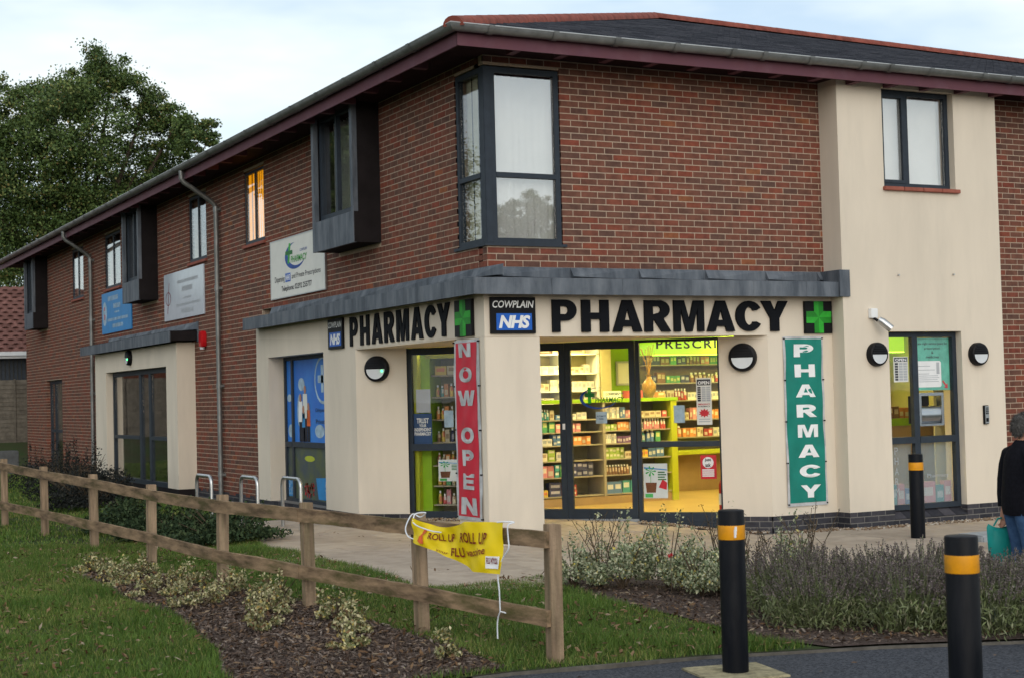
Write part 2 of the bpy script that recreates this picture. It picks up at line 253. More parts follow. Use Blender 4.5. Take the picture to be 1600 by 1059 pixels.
MT = dict(
 brick = mat('brick', (1,1,1), .85, col2=(.62,.62,.66), scale=8, tint=BRK, bump=.35, bscale=90, dirt=((.10,.07,.06), .7, .35)),
 blue_brick = mat('blue_brick', (1,1,1), .6, col2=(.7,.7,.72), scale=12, tint=[(0,(.035,.035,.042)),(.5,(.05,.05,.06)),(1,(.075,.07,.08))], bump=.3, bscale=80),
 mortar = mat('mortar', (.47,.37,.285), .9, var=.12, scale=30, bump=.3, bscale=150),
 dark_mortar = mat('dark_mortar', (.2,.19,.18), .9, var=.12, scale=30),
 render = mat('render', (.70,.62,.515), .85, var=.05, scale=1.4, bump=.1, bscale=120, dirt=((.48,.43,.36), 1.3, .5), streak=.22, detail=7),
 lead = mat('lead', (.075,.088,.108), .6, col2=(.15,.168,.195), scale=7, bump=.2, bscale=14, metal=.2, dirt=((.27,.285,.31), 5, .45), detail=8, streak=.22),
 frame = mat('frame', (.030,.040,.055), .5, var=.1, scale=8, spec=.2),
 cladding = mat('cladding', (.018,.015,.016), .8, var=.15, scale=4),
 maroon = mat('maroon', (.13,.055,.07), .6, var=.15, scale=5, col2=(.125,.055,.075), dirt=((.2,.12,.14), 3, .4)),
 soffit = mat('soffit', (.03,.014,.016), .8, var=.2),
 gutter = mat('gutter', (.26,.27,.27), .42, var=.15, scale=4, metal=.6, dirt=((.12,.12,.11), 6, .5)),
 steel = mat('steel', (.55,.56,.57), .28, var=.08, metal=.9, dirt=((.35,.34,.33), 8, .4)),
 slate = mat('slate', (1,1,1), .7, col2=(.72,.72,.76), scale=7, tint=[(0,(.032,.036,.047)),(.5,(.048,.053,.067)),(1,(.068,.072,.088))], bump=.4, bscale=40),
 redtile = mat('redtile', (.26,.075,.055), .75, var=.2, scale=7, bump=.2, bscale=60, dirt=((.12,.06,.055), 4, .5)),
 sill_tile = mat('sill_tile', (.33,.11,.08), .7, var=.15),
 black = mat('black_plastic', (.008,.008,.010), .45, var=.1, spec=.15), letter_black = mat('letter_black', (.006,.007,.010), .6, var=.1, spec=.1),
 white = mat('white_print', (.78,.79,.8), .6, var=.03), cream_print = mat('cream_print', (.7,.7,.66), .6, var=.03),
 grey_print = mat('grey_print', (.42,.44,.47), .6, var=.05), dark_print = mat('dark_print', (.03,.032,.045), .6), navy = mat('navy_print', (.02,.06,.16), .5, var=.08),
 nhs_blue = mat('nhs_blue', (.012,.11,.5), .4, var=.05), sky_blue = mat('sky_blue_board', (.03,.24,.56), .45, var=.06),
 green = mat('green_print', (.06,.42,.1), .5), dgreen = mat('dark_green_print', (.012,.17,.03), .5), bright_green = mat('bright_green', (.03,.42,.035), .45), mid_green = mat('mid_green', (.015,.26,.02), .45),
 swoosh = mat('swoosh_blue', (.015,.07,.35), .5), red = mat('red_print', (.55,.02,.035), .5, var=.08), orange = mat('orange_print', (.75,.13,.02), .5),
 banner_red = mat('banner_red', (.56,.02,.045), .42, var=.09, scale=3), banner_green = mat('banner_green', (.008,.21,.165), .38, var=.1, scale=3),
 banner_grey = mat('banner_grey', (.52,.53,.55), .5), banner_yellow = mat('banner_yellow', (.78,.58,.005), .45, var=.05, scale=5), maroon_ink = mat('maroon_ink', (.22,.02,.02), .6),
 mint = mat('mint_print', (.12,.5,.38), .5), pale_blue = mat('pale_blue_paper', (.42,.56,.68), .6),
 alarm = mat('alarm_red', (.5,.01,.015), .3, var=.05), lens = mat('frosted_lens', (.6,.63,.66), .35, var=.04), led = emit('green_led', (.05,1,.25), 4),
 glass = glass('shop_glass', .8), glass_up = glass('upper_glass', 1.2, base=.18), glass_side = glass('side_glass', 1.0, base=.05), frost = frosted('frosted_film', (.42,.53,.57), .76),
 blind = mat('vertical_blind', (.78,.79,.76), .8, var=.05, scale=2), blind_dark = mat('old_blind', (.30,.29,.18), .85, var=.1), blind_olive = mat('olive_blind', (.5,.49,.36), .85, var=.06), glowing_amber_blind = mat('glowing_amber_blind', (.32,.16,.01), .8, var=.1, emis=((1,.38,.008), .62)),  # amber blind emits its own glow, standing for the lit room behind
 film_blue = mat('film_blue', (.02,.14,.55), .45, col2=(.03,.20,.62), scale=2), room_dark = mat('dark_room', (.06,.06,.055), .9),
 wood = mat('fence_wood', (.30,.205,.125), .85, col2=(.075,.05,.035), scale=2.2, bump=.25, bscale=40, dirt=((.095,.10,.025), 1.1, .8), detail=8, streak=(6,1,7)),
 post_wood = mat('post_wood', (.34,.245,.165), .85, col2=(.14,.10,.068), scale=2.6, bump=.25, bscale=40, dirt=((.12,.12,.06), 1.6, .6), detail=8, streak=(8,8,.7)),
 panel_wood = mat('panel_wood', (.16,.14,.115), .85, var=.2, scale=6),
 rope = mat('white_rope', (.7,.74,.8), .7, var=.05),
 asphalt = mat('asphalt', (.022,.024,.032), .9, spec=.12, col2=(.095,.10,.115), scale=60, bump=.5, bscale=140, dirt=((.06,.06,.065), 1.5, .5)),
 paving = mat('paving', (1,1,1), .85, col2=(.86,.85,.84), scale=5, tint=[(0,(.36,.295,.24)),(.5,(.395,.33,.27)),(1,(.43,.36,.295))], bump=.12, bscale=90, dirt=((.2,.17,.14), 2.5, .5)),
 sub = mat('sand_joint', (.2,.18,.15), .95), kerb = mat('kerb_stone', (.34,.36,.38), .8, var=.12, bump=.2), pad = mat('pad_concrete', (.40,.35,.22), .9, var=.25, scale=14, bump=.5, dirt=((.12,.11,.09), 3, .7)),
 soil = mat('lawn_soil', (.035,.055,.02), .95, col2=(.05,.045,.025), scale=3, bump=.5, bscale=30), mulch = mat('mulch', (.06,.042,.035), .95, col2=(.10,.075,.065), scale=22, bump=.8, bscale=45),
 chips = mat('bark_chip', (1,1,1), .9, tint=[(0,(.065,.042,.032)),(.5,(.13,.09,.07)),(.85,(.19,.145,.12)),(1,(.29,.24,.21))]),
 leaf_litter = mat('leaf_litter', (1,1,1), .8, tint=[(0,(.07,.038,.022)),(.45,(.15,.085,.045)),(.8,(.22,.145,.085)),(1,(.32,.26,.19))]),
 edging = mat('edging_concrete', (.13,.12,.105), .9, var=.2, scale=9), gutter_lip_highlight = mat('gutter_lip_highlight', (.5,.52,.53), .4, metal=.4, var=.1), block = mat('grey_block', (.12,.125,.13), .9, var=.15),
 pebble = mat('pebble', (1,1,1), .8, tint=[(0,(.14,.08,.05)),(.4,(.28,.2,.13)),(.8,(.42,.36,.3)),(1,(.6,.57,.52))]),
 grass = mat('grass_blade', (1,1,1), .6, col2=(.72,.8,.6), scale=1.3, tint=[(0,(.045,.085,.012)),(.5,(.095,.17,.024)),(.85,(.145,.21,.038)),(1,(.26,.22,.085))], spec=.3),
 oak = mat('oak_leaf', (1,1,1), .65, col2=(.6,.68,.55), scale=.45, tint=[(0,(.035,.068,.02)),(.4,(.085,.135,.036)),(.75,(.15,.20,.055)),(.95,(.2,.22,.07)),(1,(.25,.17,.06))], spec=.3),
 bark = mat('bark', (.09,.07,.05), .9, var=.25, bump=.6, bscale=20),
 euo = mat('variegated_leaf', (1,1,1), .55, tint=[(0,(.07,.10,.03)),(.25,(.18,.19,.07)),(.5,(.40,.37,.19)),(.78,(.55,.50,.31)),(.88,(.52,.40,.09)),(.91,(.22,.12,.05)),(1,(.13,.07,.03))], spec=.4),
 euo_g = mat('variegated_grey_leaf', (1,1,1), .55, tint=[(0,(.09,.14,.06)),(.3,(.22,.27,.14)),(.6,(.40,.43,.28)),(.9,(.52,.53,.36)),(1,(.65,.52,.08))], spec=.4),
 stem = mat('woody_stem', (.10,.075,.05), .85), lav_leaf = mat('lavender_leaf', (1,1,1), .75, tint=[(0,(.085,.105,.04)),(.5,(.15,.18,.08)),(.85,(.21,.235,.14)),(1,(.28,.26,.17))]),
 lav_spike = mat('lavender_spike', (1,1,1), .85, tint=[(0,(.09,.072,.075)),(.6,(.165,.135,.135)),(1,(.25,.21,.205))]),
 sil_leaf = mat('silver_leaf', (1,1,1), .7, tint=[(0,(.06,.09,.08)),(.6,(.12,.165,.155)),(1,(.2,.25,.24))]),
 jun = mat('juniper_needle', (1,1,1), .75, tint=[(0,(.018,.034,.018)),(.6,(.042,.07,.032)),(1,(.08,.11,.05))]), cot = mat('dark_twig_leaf', (1,1,1), .75, tint=[(0,(.012,.014,.014)),(.7,(.026,.03,.028)),(1,(.05,.05,.04))]),
 skin = mat('skin', (.42,.21,.14), .55, var=.08), hair = mat('grey_hair', (.06,.055,.053), .8, col2=(.13,.125,.12), scale=60), jumper = mat('black_jumper', (.008,.008,.012), .9, var=.2, scale=40, bump=.2, bscale=120), jeans = mat('denim', (.05,.10,.2), .85, col2=(.03,.065,.14), scale=20, bump=.2, bscale=160), teal = mat('teal_bag', (.005,.24,.22), .55, var=.1), shoe = mat('shoe', (.02,.02,.02), .6),
 yellow_band = mat('amber_band', (.72,.30,.005), .4, var=.1, scale=9, dirt=((.35,.16,.03), 8, .6)), bollard = mat('bollard_black', (.005,.006,.009), .42, spec=.1, var=.15, scale=4, dirt=((.045,.045,.047), 3, .4), streak=.25, coat=0),
 house_brick = mat('house_brick', (.13,.05,.035), .85, var=.2, scale=14), white_paint = mat('white_paint', (.6,.63,.66), .5, var=.04), rooftile = mat('plum_rooftile', (1,1,1), .8, tint=[(0,(.13,.06,.05)),(1,(.2,.095,.08))], bump=.2),
 # inside the shop
 i_floor = mat('amber_floor', (.43,.30,.11), .35, var=.1, scale=1.5), i_wall = mat('shop_wall', (.55,.50,.28), .8, var=.04), lime_sign = mat('lime_sign', (.3,.5,.02), .4, var=.04, emis=((.42,.8,.03), .5)), lime = mat('lime_panel', (.26,.47,.012), .45, var=.05), lime_y = mat('yellow_lime_edge', (.42,.48,.03), .45, var=.05), shelf = mat('shelf_board', (.34,.31,.24), .6, var=.06), shelf_back = mat('shelf_back', (.24,.22,.12), .7, var=.1), ceil = mat('shop_ceiling', (.6,.58,.5), .9, var=.03),
 panel = emit('light_panel', (1,.80,.30), 24.0), limelight = emit('lime_strip', (.55,1,.05), 3), vase = mat('ochre_vase', (.34,.19,.02), .35, var=.25, scale=14), counter = mat('tan_counter', (.36,.25,.13), .5, var=.06), chrome = mat('brushed_steel', (.5,.52,.55), .25, metal=1, var=.05), poster_photo = mat('poster_white', (.62,.66,.66), .55, var=.04),
 brown_print = mat('brown_print', (.17,.07,.035), .6), fire_red = mat('extinguisher_red', (.42,.01,.01), .35), clear = glass('bottle', 1, tintc=(.85,.9,.9)),
)
def carton_mat(name, c, c2):
    m = bpy.data.materials.new(name); m.use_nodes = True; n, l = m.node_tree.nodes, m.node_tree.links; b = n['Principled BSDF']
    t = n.new('ShaderNodeTexCoord'); sp = n.new('ShaderNodeSeparateXYZ'); l.new(t.outputs['Generated'], sp.inputs[0]); oi = n.new('ShaderNodeObjectInfo')
    def mth(op, a_, b_):
        q = n.new('ShaderNodeMath'); q.operation = op
        for i_,v_ in enumerate((a_,b_)):
            if hasattr(v_,'is_output'): l.new(v_, q.inputs[i_])
            else: q.inputs[i_].default_value = v_
        return q.outputs[0]
    ctr = mth('MULTIPLY_ADD', oi.outputs['Random'], .35); ctr.node.inputs[2].default_value = .35
    wz = mth('LESS_THAN', mth('ABSOLUTE', mth('SUBTRACT', sp.outputs[2], ctr), 0), .2); wx = mth('LESS_THAN', mth('ABSOLUTE', mth('SUBTRACT', sp.outputs[0], .5), 0), .36)
    nz = n.new('ShaderNodeTexNoise'); nz.inputs['Scale'].default_value = 5; l.new(t.outputs['Generated'], nz.inputs['Vector'])
    k = mth('MULTIPLY', mth('MULTIPLY', wz, wx), mth('MULTIPLY_ADD', nz.outputs['Fac'], .9))
    mx = n.new('ShaderNodeMixRGB'); mx.inputs[1].default_value = (*c,1); mx.inputs[2].default_value = (*c2,1); l.new(k, mx.inputs[0])
    hs = n.new('ShaderNodeHueSaturation'); hs.inputs['Saturation'].default_value = .9; l.new(mth('MULTIPLY_ADD', oi.outputs['Random'], .5), hs.inputs['Value']); hs.inputs['Value'].links[0].from_node.inputs[2].default_value = .72; l.new(mx.outputs[0], hs.inputs['Color'])
    l.new(hs.outputs[0], b.inputs['Base Color']); b.inputs['Roughness'].default_value = .45
    return m
CART = {k: carton_mat(k+'_carton', a, b) for k,(a,b) in dict(white=((.62,.6,.55),(.3,.34,.42)), pink=((.6,.2,.24),(.65,.6,.55)), blue=((.05,.16,.4),(.55,.58,.6)), navy=((.03,.04,.14),(.35,.36,.5)), green=((.06,.3,.12),(.5,.55,.2)), lime=((.28,.42,.05),(.6,.6,.5)), yellow=((.6,.42,.03),(.6,.15,.05)), orange=((.6,.2,.02),(.62,.55,.4)), red=((.45,.03,.03),(.6,.55,.5)), teal=((.03,.28,.3),(.55,.6,.6)), brown=((.2,.09,.04),(.5,.4,.3)), cream=((.56,.5,.36),(.3,.2,.12)), purple=((.16,.06,.24),(.55,.5,.6)))  .items()}
# ------------------------------------------------------------------ ground
def g(x, y): return -.18-.1*min(1, max(0, ((x-y)/Q2)/3))
def pz(x, y):                                # paving rises gently to the door
    s = (x-y)/Q2
    return g(x,y)+.02+.075*min(1, max(0, (x+y-1.0)/2.4))*min(1, max(0, (2.3-s)/1.1))
def inside(x, y, poly):
    c = False; n = len(poly); j = n-1
    for i in range(n):
        xi, yi = poly[i]; xj, yj = poly[j]
        if (yi > y) != (yj > y) and x < (xj-xi)*(y-yi)/(yj-yi)+xi: c = not c
        j = i
    return c
def sheet(name, poly, off, m, kind='structure', label=None, zf=g, parent=None):
    bm = bmesh.new(); bm.faces.new([bm.verts.new((x,y,0)) for x,y in poly])
    for s in (0, 3):
        bmesh.ops.bisect_plane(bm, geom=bm.verts[:]+bm.edges[:]+bm.faces[:], plane_co=(s/Q2,-s/Q2,0), plane_no=(1,-1,0))
    bmesh.ops.triangulate(bm, faces=bm.faces[:])
    for v in bm.verts: v.co.z = zf(v.co.x, v.co.y)+off
    bmesh.ops.recalc_face_normals(bm, faces=bm.faces[:])
    for f in bm.faces:
        if f.normal.z < 0: f.normal_flip()
    me = bpy.data.meshes.new(name); bm.to_mesh(me); bm.free()
    return link(me, name, m, label=label, kind=kind, parent=parent)
sheet('ground', [(-400,-400),(400,-400),(400,400),(-400,400)], -.05, MT['soil'])
EDGE = [(-20,-16),(-6,-8.0),(-4.2,-6.95),(-3.59,-6.80),(-3.28,-6.76),(-1.91,-6.89),(-1.45,-7.04),(-.7,-7.27),(.2,-7.67),(3.5,-8.9),(14,-13)]
sheet('road', [(x,y+.07) for x,y in EDGE]+[(60,-13),(60,-60),(-60,-60),(-60,-16)], -.012, MT['asphalt'])
BED_L = [(-4.61,-.17),(-4.25,.62),(-3.95,.25),(-3.86,-.5),(-3.78,-1.5),(-3.5,-2.69),(-3.34,-4.6),(-3.27,-6.0),(-3.30,-6.68),(-3.62,-6.74),(-4.2,-6.88),(-5.1,-6.9),(-5.0,-6.13),(-4.76,-5.26),(-4.58,-3.44),(-4.62,-1.99)]
BED_R = [(-1.0,-3.2),(-1.15,-4.48),(-1.06,-5.29),(-1.15,-6.03),(-1.2,-6.6),(-1.05,-7.16),(-.7,-7.268),(.2,-7.668),(3.5,-8.9),(5,-9.45),(4.8,-8.6),(2.4,-6.75),(1.3,-5.7),(.6,-4.3),(-.3,-2.85)]
LAWN_A = [(-60,-15.9),(-20,-15.9),(-6,-7.95),(-4.2,-6.9),(-3.59,-6.80),(-3.28,-6.76),(-1.91,-6.89),(-1.45,-7.04),(-1.05,-7.16),(-1.2,-6.6),(-1.15,-6.03),(-1.06,-5.29),(-1.15,-4.48),(-1.0,-3.2),(-.79,-2.62),(-1.74,-3.02),(-2.16,-2.97),(-2.21,-2.67),(-2.12,-1.22),(-2.09,.33),(-2.19,1.32),(-2.06,2.18),(-1.5,3.4),(-.95,4.3),(-.5,4.9),(-.5,18.5),(-.12,18.5),(-.12,29),(-.12,31.5),(-60,31.5)]
sheet('lawn', LAWN_A, .012, MT['soil'])
sheet('planting_bed', BED_L, .022, MT['mulch']); sheet('planting_bed', BED_R, .022, MT['mulch'])
# kerb edging between lawn and asphalt
mb = MB()
for (x0,y0),(x1,y1) in zip(EDGE[3:9], EDGE[4:10]):
    d = Vector((x1-x0, y1-y0, 0)).normalized(); n_ = Vector((-d.y, d.x, 0))*.014
    P = [(x0-n_.x,y0-n_.y),(x1-n_.x,y1-n_.y),(x1+n_.x,y1+n_.y),(x0+n_.x,y0+n_.y)]
    mb.add([(x,y,g(x,y)-.06) for x,y in P]+[(x,y,g(x,y)+.008) for x,y in P], [(3,2,1,0),(4,5,6,7),(0,1,5,4),(1,2,6,5),(2,3,7,6),(3,0,4,7)])
mb.build('path_edging', MT['edging'], kind='structure')
# paving slabs
PAVE = [(-.4,4.9),(-1.13,4.4),(-2.2,2.3),(-2.45,1.3),(-2.4,-1.2),(-2.5,-2.9),(-2.1,-3.25),(-.6,-3.0),(-.2,-3.1),(.5,-4.5),(1.2,-5.9),(2.4,-6.95),(4.8,-8.8),(9.5,-8.8),(9.5,-.1),(4.0,-.1),(3.9,0),(0,3.9),(0,4.9)]
pv = sheet('pavement', PAVE, -.02, MT['sub'], zf=lambda x,y: g(x,y))
SX, SY = .9, .6
for i in range(-4, 12):
    for j in range(-15, 9):
        x0, y0 = -.2+i*SX+(SX/2 if j%2 else 0), -.3+j*SY
        if y0 < -4.6 and x0 < .6: continue
        cs = [(x0,y0),(x0+SX,y0),(x0+SX,y0+SY),(x0,y0+SY)]
        if x0+SX > 3.6 and y0+SY > -.06 and y0 > -.35: continue
        if not (inside(x0+SX/2, y0+SY/2, PAVE) or sum(inside(x,y,PAVE) for x,y in cs) >= 2): continue
        e = .004
        q = [(x0+e,y0+e),(x0+SX-e,y0+e),(x0+SX-e,y0+SY-e),(x0+e,y0+SY-e)]
        b = .003; dz = random.uniform(-.0015,.0015)
        qi = [(x0+e+b,y0+e+b),(x0+SX-e-b,y0+e+b),(x0+SX-e-b,y0+SY-e-b),(x0+e+b,y0+SY-e-b)]
        m_ = MB(); m_.add([(x,y,pz(x,y)-.05) for x,y in q]+[(x,y,pz(x,y)-.004+dz) for x,y in q]+[(x,y,pz(x,y)+dz) for x,y in qi],
            [(0,1,5,4),(1,2,6,5),(2,3,7,6),(3,0,4,7),(4,5,9,8),(5,6,10,9),(6,7,11,10),(7,4,8,11),(8,9,10,11)])
        m_.build('slab', MT['paving'], pv)
# kerb stones by the drive at the far end of the paving
for k in range(3):
    x0 = 4.75+k*.62; m_ = MB(); m_.box(x0, x0+.6, -2.62-.05*k, -2.2-.05*k, -.3, -.19)
    m_.build('kerb', MT['kerb'], kind='structure', bevel=.02)

# ------------------------------------------------------------------ the corner shop building
bld = thing('shop_building', (0,0,-.28), 'two-storey red brick corner building with cream rendered shopfront and slate roof', 'building')
def brick_wall(name, fr, u0, u1, v0, v1, openings, mkey='brick', mortar='mortar', single=0, z0=None, returns=True, pname='brick', backing=.22):
    us = sorted({u0,u1}|{min(max(o[k],u0),u1) for o in openings for k in (0,1)}); vs = sorted({v0,v1}|{min(max(o[k],v0),v1) for o in openings for k in (2,3)})
    mb = MB(fr)
    for a0,a1 in zip(us,us[1:]):
        run = None
        for b0,b1 in zip(vs,vs[1:]):
            hole = any(o[0] < (a0+a1)/2 < o[1] and o[2] < (b0+b1)/2 < o[3] for o in openings)
            if not hole: run = (run[0], b1) if run else (b0, b1)
            if hole and run: mb.box(a0,a1,run[0],run[1],-backing,0); run = None
        if run: mb.box(a0,a1,run[0],run[1],-backing,0)
    wall = mb.build(name, MT[mortar], bld)
    full, rest = [], []
    zz = v0 if z0 is None else z0
    k0 = int(math.floor((v0-zz)/.075+.01))
    k = k0
    while zz+k*.075+.03 < v1:
        b0, b1 = zz+k*.075+.006, min(zz+k*.075+.069, v1)
        bc = (b0+b1)/2; off = .1125 if k%2 else 0
        i0 = math.floor((u0-off)/.225)-1; a = i0*.225+off
        while a < u1:
            seg = [(max(a+.006,u0), min(a+.219,u1), False, False)]
            for o in openings:
                if o[2]-.02 < bc < o[3]+.02:
                    ns = []
                    for (p,q,l_,r_) in seg:
                        if q <= o[0] or p >= o[1]: ns.append((p,q,l_ or abs(p-o[1])<.011, r_ or abs(q-o[0])<.011)); continue
                        if p < o[0]: ns.append((p,o[0],l_,True))
                        if q > o[1]: ns.append((o[1],q,True,r_))
                    seg = ns
            for (p,q,l_,r_) in seg:
                for o in openings:
                    if o[2]-.02 < bc < o[3]+.02:
                        if 0 < o[0]-q < .05: q, r_ = o[0], True
                        if 0 < p-o[1] < .05: p, l_ = o[1], True
                if q-p < .008: continue
                if q-p > .211 and not l_ and not r_: full.append((p,b0,b1))
                else: rest.append((p,q,b0,b1,l_,r_))
            a += .225
        k += 1
    mid = lambda t: (fr.p(t[0]+.1, t[1], 0)-CAM).length
    full.sort(key=mid)
    n1 = min(single, len(full))
    bmv = MB(fr); bmv.box(0,.213,0,.063,-.03,.0028); 
    me = None
    for (p,b0,b1) in full[:n1]:
        if b1-b0 < .06: rest.append((p,p+.213,b0,b1,False,False)); continue
        if me is None:
            o_ = fr.o; V = [tuple(Vector(v)-o_) for v in bmv.V]; me = bpy.data.meshes.new(pname); me.from_pydata(V, [], bmv.F)
        link(me, pname, MT[mkey], wall, at=fr.p(p,b0,random.uniform(-.0008,.0008)))
    mb = MB(fr)
    for (p,b0,b1) in full[n1:]: rest.append((p,p+.213,b0,b1,False,False))
    for (p,q,b0,b1,l_,r_) in rest:
        c0 = -.1 if (l_ or r_) and returns else -.03
        mb.box(p-(.003 if l_ else 0), q+(.003 if r_ else 0), b0, b1, c0, .0028+random.uniform(-.0008,.0008), tint=random.random())
    if mb.V: mb.build('brickwork', MT[mkey], wall, kind='stuff', tint=True)
    return wall
EZ = 5.36
# upper front wall, with the corner window and the rendered bay left out
OP_F = [(-.2,.985,3.215,5.25)]
brick_wall('brick_wall', FRONT, 0, 4.77, 2.952, EZ, OP_F, single=300)
brick_wall('brick_wall', FRONT, 7.42, 15.5, -.06, EZ, [], z0=-.048)
OP_S = [(-.76,.2,3.215,5.25),(-4.6,-3.06,3.53,EZ+.1),(-8.8,-7.76,4.03,5.24),(-12.08,-10.95,4.03,5.24),(-15.6,-14.28,3.53,EZ+.1),(-18.75,-17.3,4.03,5.24),(-22.2,-20.95,4.03,5.24),(-26.4,-25.2,3.53,EZ+.1)]
brick_wall('brick_wall', SIDE, -7.98, -.112, 2.952, EZ, OP_S)
mb = MB(SIDE)   # header ends at the corner below the corner window
for k in range(4):
    if k < 3: mb.box(-.104, -.001, 2.957+k*.075, 3.022+k*.075, -.1, .006, tint=random.random())
mb.build('brickwork', MT['brick'], bld, kind='stuff', tint=True)
brick_wall('brick_wall', SIDE, -28.3, -7.98, .0, EZ, OP_S+[(-25.55,-23.57,-.1,2.19),(-18.3,-12.0,-.1,2.6)], z0=-.048)
brick_wall('plinth', SIDE, -28.3, -7.97, -.35, 0, [(-25.55,-23.57,-.12,.2)], mkey='blue_brick', mortar='dark_mortar', z0=-.30)
brick_wall('plinth', FRONT, 7.42, 15.5, -.36, -.06, [], mkey='blue_brick', mortar='dark_mortar', z0=-.36)
bk = MB(); bk.box(.02,15.5,28.05,28.3,-.3,EZ); bk.box(15.3,15.5,.02,28.05,-.3,EZ); bk.build('rear_wall', MT['house_brick'], bld)

# rendered walls of the shopfront
FY = .12; HEAD = 2.158; FTOP = 2.66
mb = MB()
mb.box(-FY, 4.765, -FY, .12, HEAD, FTOP)                 # fascia over the front
mb.box(-FY, .12, .12, 7.95, HEAD+.02, FTOP)              # fascia over the side
mb.build('fascia_wall', MT['render'], bld)
mb = MB(); mb.prism([(-.115,-.115),(3.74,-.115),(3.60,.12),(.12,3.6),(-.115,3.74)], HEAD+.004, HEAD+.06); mb.build('canopy_soffit', MT['render'], bld)
mb = MB(); mb.box(-FY, .58, -FY, .635, -.3, HEAD); mb.build('corner_column', MT['render'], bld, bevel=.006)
mb = MB(); mb.prism([(3.763,-FY),(4.77,-FY),(4.77,.2),(3.45,.2),(3.33,.312)], -.06, HEAD); mb.build('rendered_wall', MT['render'], bld)
mb = MB(); mb.prism([(-FY,3.763),(.395,3.248),(.28,3.6),(.28,4.976),(-FY,4.976)], -.02, HEAD+.02); mb.build('rendered_wall', MT['render'], bld)
mb = MB(); mb.box(-FY,.30,7.382,7.96,-.02,HEAD+.02); mb.build('rendered_wall', MT['render'], bld)
brick_wall('plinth', Fr((3.763,-FY-.002,0),(1,0,0)), 0, 1.0, -.34, -.06, [], mkey='blue_brick', mortar='dark_mortar', single=40, z0=-.345, backing=.1)
brick_wall('plinth', Fr(DIAG.p(2.13,0,.002),DIAG.u), 0, .60, -.34, -.06, [], mkey='blue_brick', mortar='dark_mortar', single=20, z0=-.345, backing=.1)
brick_wall('plinth', Fr(DIAG.p(-2.72,0,.002),DIAG.u), 0, .68, -.34, -.02, [], mkey='blue_brick', mortar='dark_mortar', single=20, z0=-.305, backing=.1)
brick_wall('plinth', Fr((-FY-.002,3.763,0),(0,-1,0)), -4.2, 0, -.34, -.02, [], mkey='blue_brick', mortar='dark_mortar', z0=-.305, backing=.3)
# bay at the front
mb = MB(FRONT)
X0, X1 = 4.762, 7.43
def cells(mb, u0,u1,v0,v1,ops,c0,c1):
    us = sorted({u0,u1}|{o[k] for o in ops for k in (0,1)}); vs = sorted({v0,v1}|{o[k] for o in ops for k in (2,3)})
    for a0,a1 in zip(us,us[1:]):
        run = None
        for b0,b1 in zip(vs,vs[1:]):
            hole = any(o[0]-1e-6 < (a0+a1)/2 < o[1]+1e-6 and o[2]-1e-6 < (b0+b1)/2 < o[3]+1e-6 for o in ops)
            if not hole: run = (run[0], b1) if run else (b0,b1)
            if hole and run: mb.box(a0,a1,run[0],run[1],c0,c1); run = None
        if run: mb.box(a0,a1,run[0],run[1],c0,c1)
cells(mb, X0, X1, -.06, EZ, [(5.487,6.69,4.03,5.30),(5.473,6.695,-.06,2.185)], 0, .36)
mb.build('rendered_bay', MT['render'], bld)
BAYF = Fr((0,-.36,0),(1,0,0))
brick_wall('plinth', Fr((X0-.001,-.362,0),(1,0,0)), 0, X1-X0+.002, -.36, -.06, [(.715,1.935,-.19,.1)], mkey='blue_brick', mortar='dark_mortar', single=60, z0=-.345, backing=.15)
brick_wall('plinth', Fr((X0-.002,-.36,0),(0,-1,0)), -.24, 0, -.36, -.06, [], mkey='blue_brick', mortar='dark_mortar', z0=-.345, backing=.1)
# sloping blue-brick sill under the bay window
sl = MB(BAYF)
for k in range(6):
    a = 5.479+k*.204; sl_ = MB(BAYF)
    sl_.add([(a,-.187,.004),(a+.196,-.187,.004),(a+.196,-.187,-.14),(a,-.187,-.14),(a,-.182,.012),(a+.196,-.182,.012),(a+.196,-.09,-.14),(a,-.09,-.14)], [(3,2,1,0),(0,1,5,4),(4,5,6,7),(1,2,6,5),(0,4,7,3)])
    sl_.build('sill_brick', MT['blue_brick'], bld)
mb = MB(BAYF); mb.box(5.47,6.70,-.3,-.19,-.2,-.05); mb.build('sill_bed', MT['dark_mortar'], bld)
# rendered porch on the side
mb = MB(SIDE); cells(mb, -18.35, -11.82, -.02, 2.60, [(-17.35,-12.54,-.02,2.195)], 0, .34); mb.build('rendered_porch', MT['render'], bld)
mb = MB(SIDE); mb.box(-18.35,-17.352,-.3,-.02,.0,.338); mb.box(-12.538,-11.825,-.3,-.02,.0,.338); mb.box(-17.36,-12.53,-.3,-.05,.0,.2); mb.build('plinth', MT['cladding'], bld)
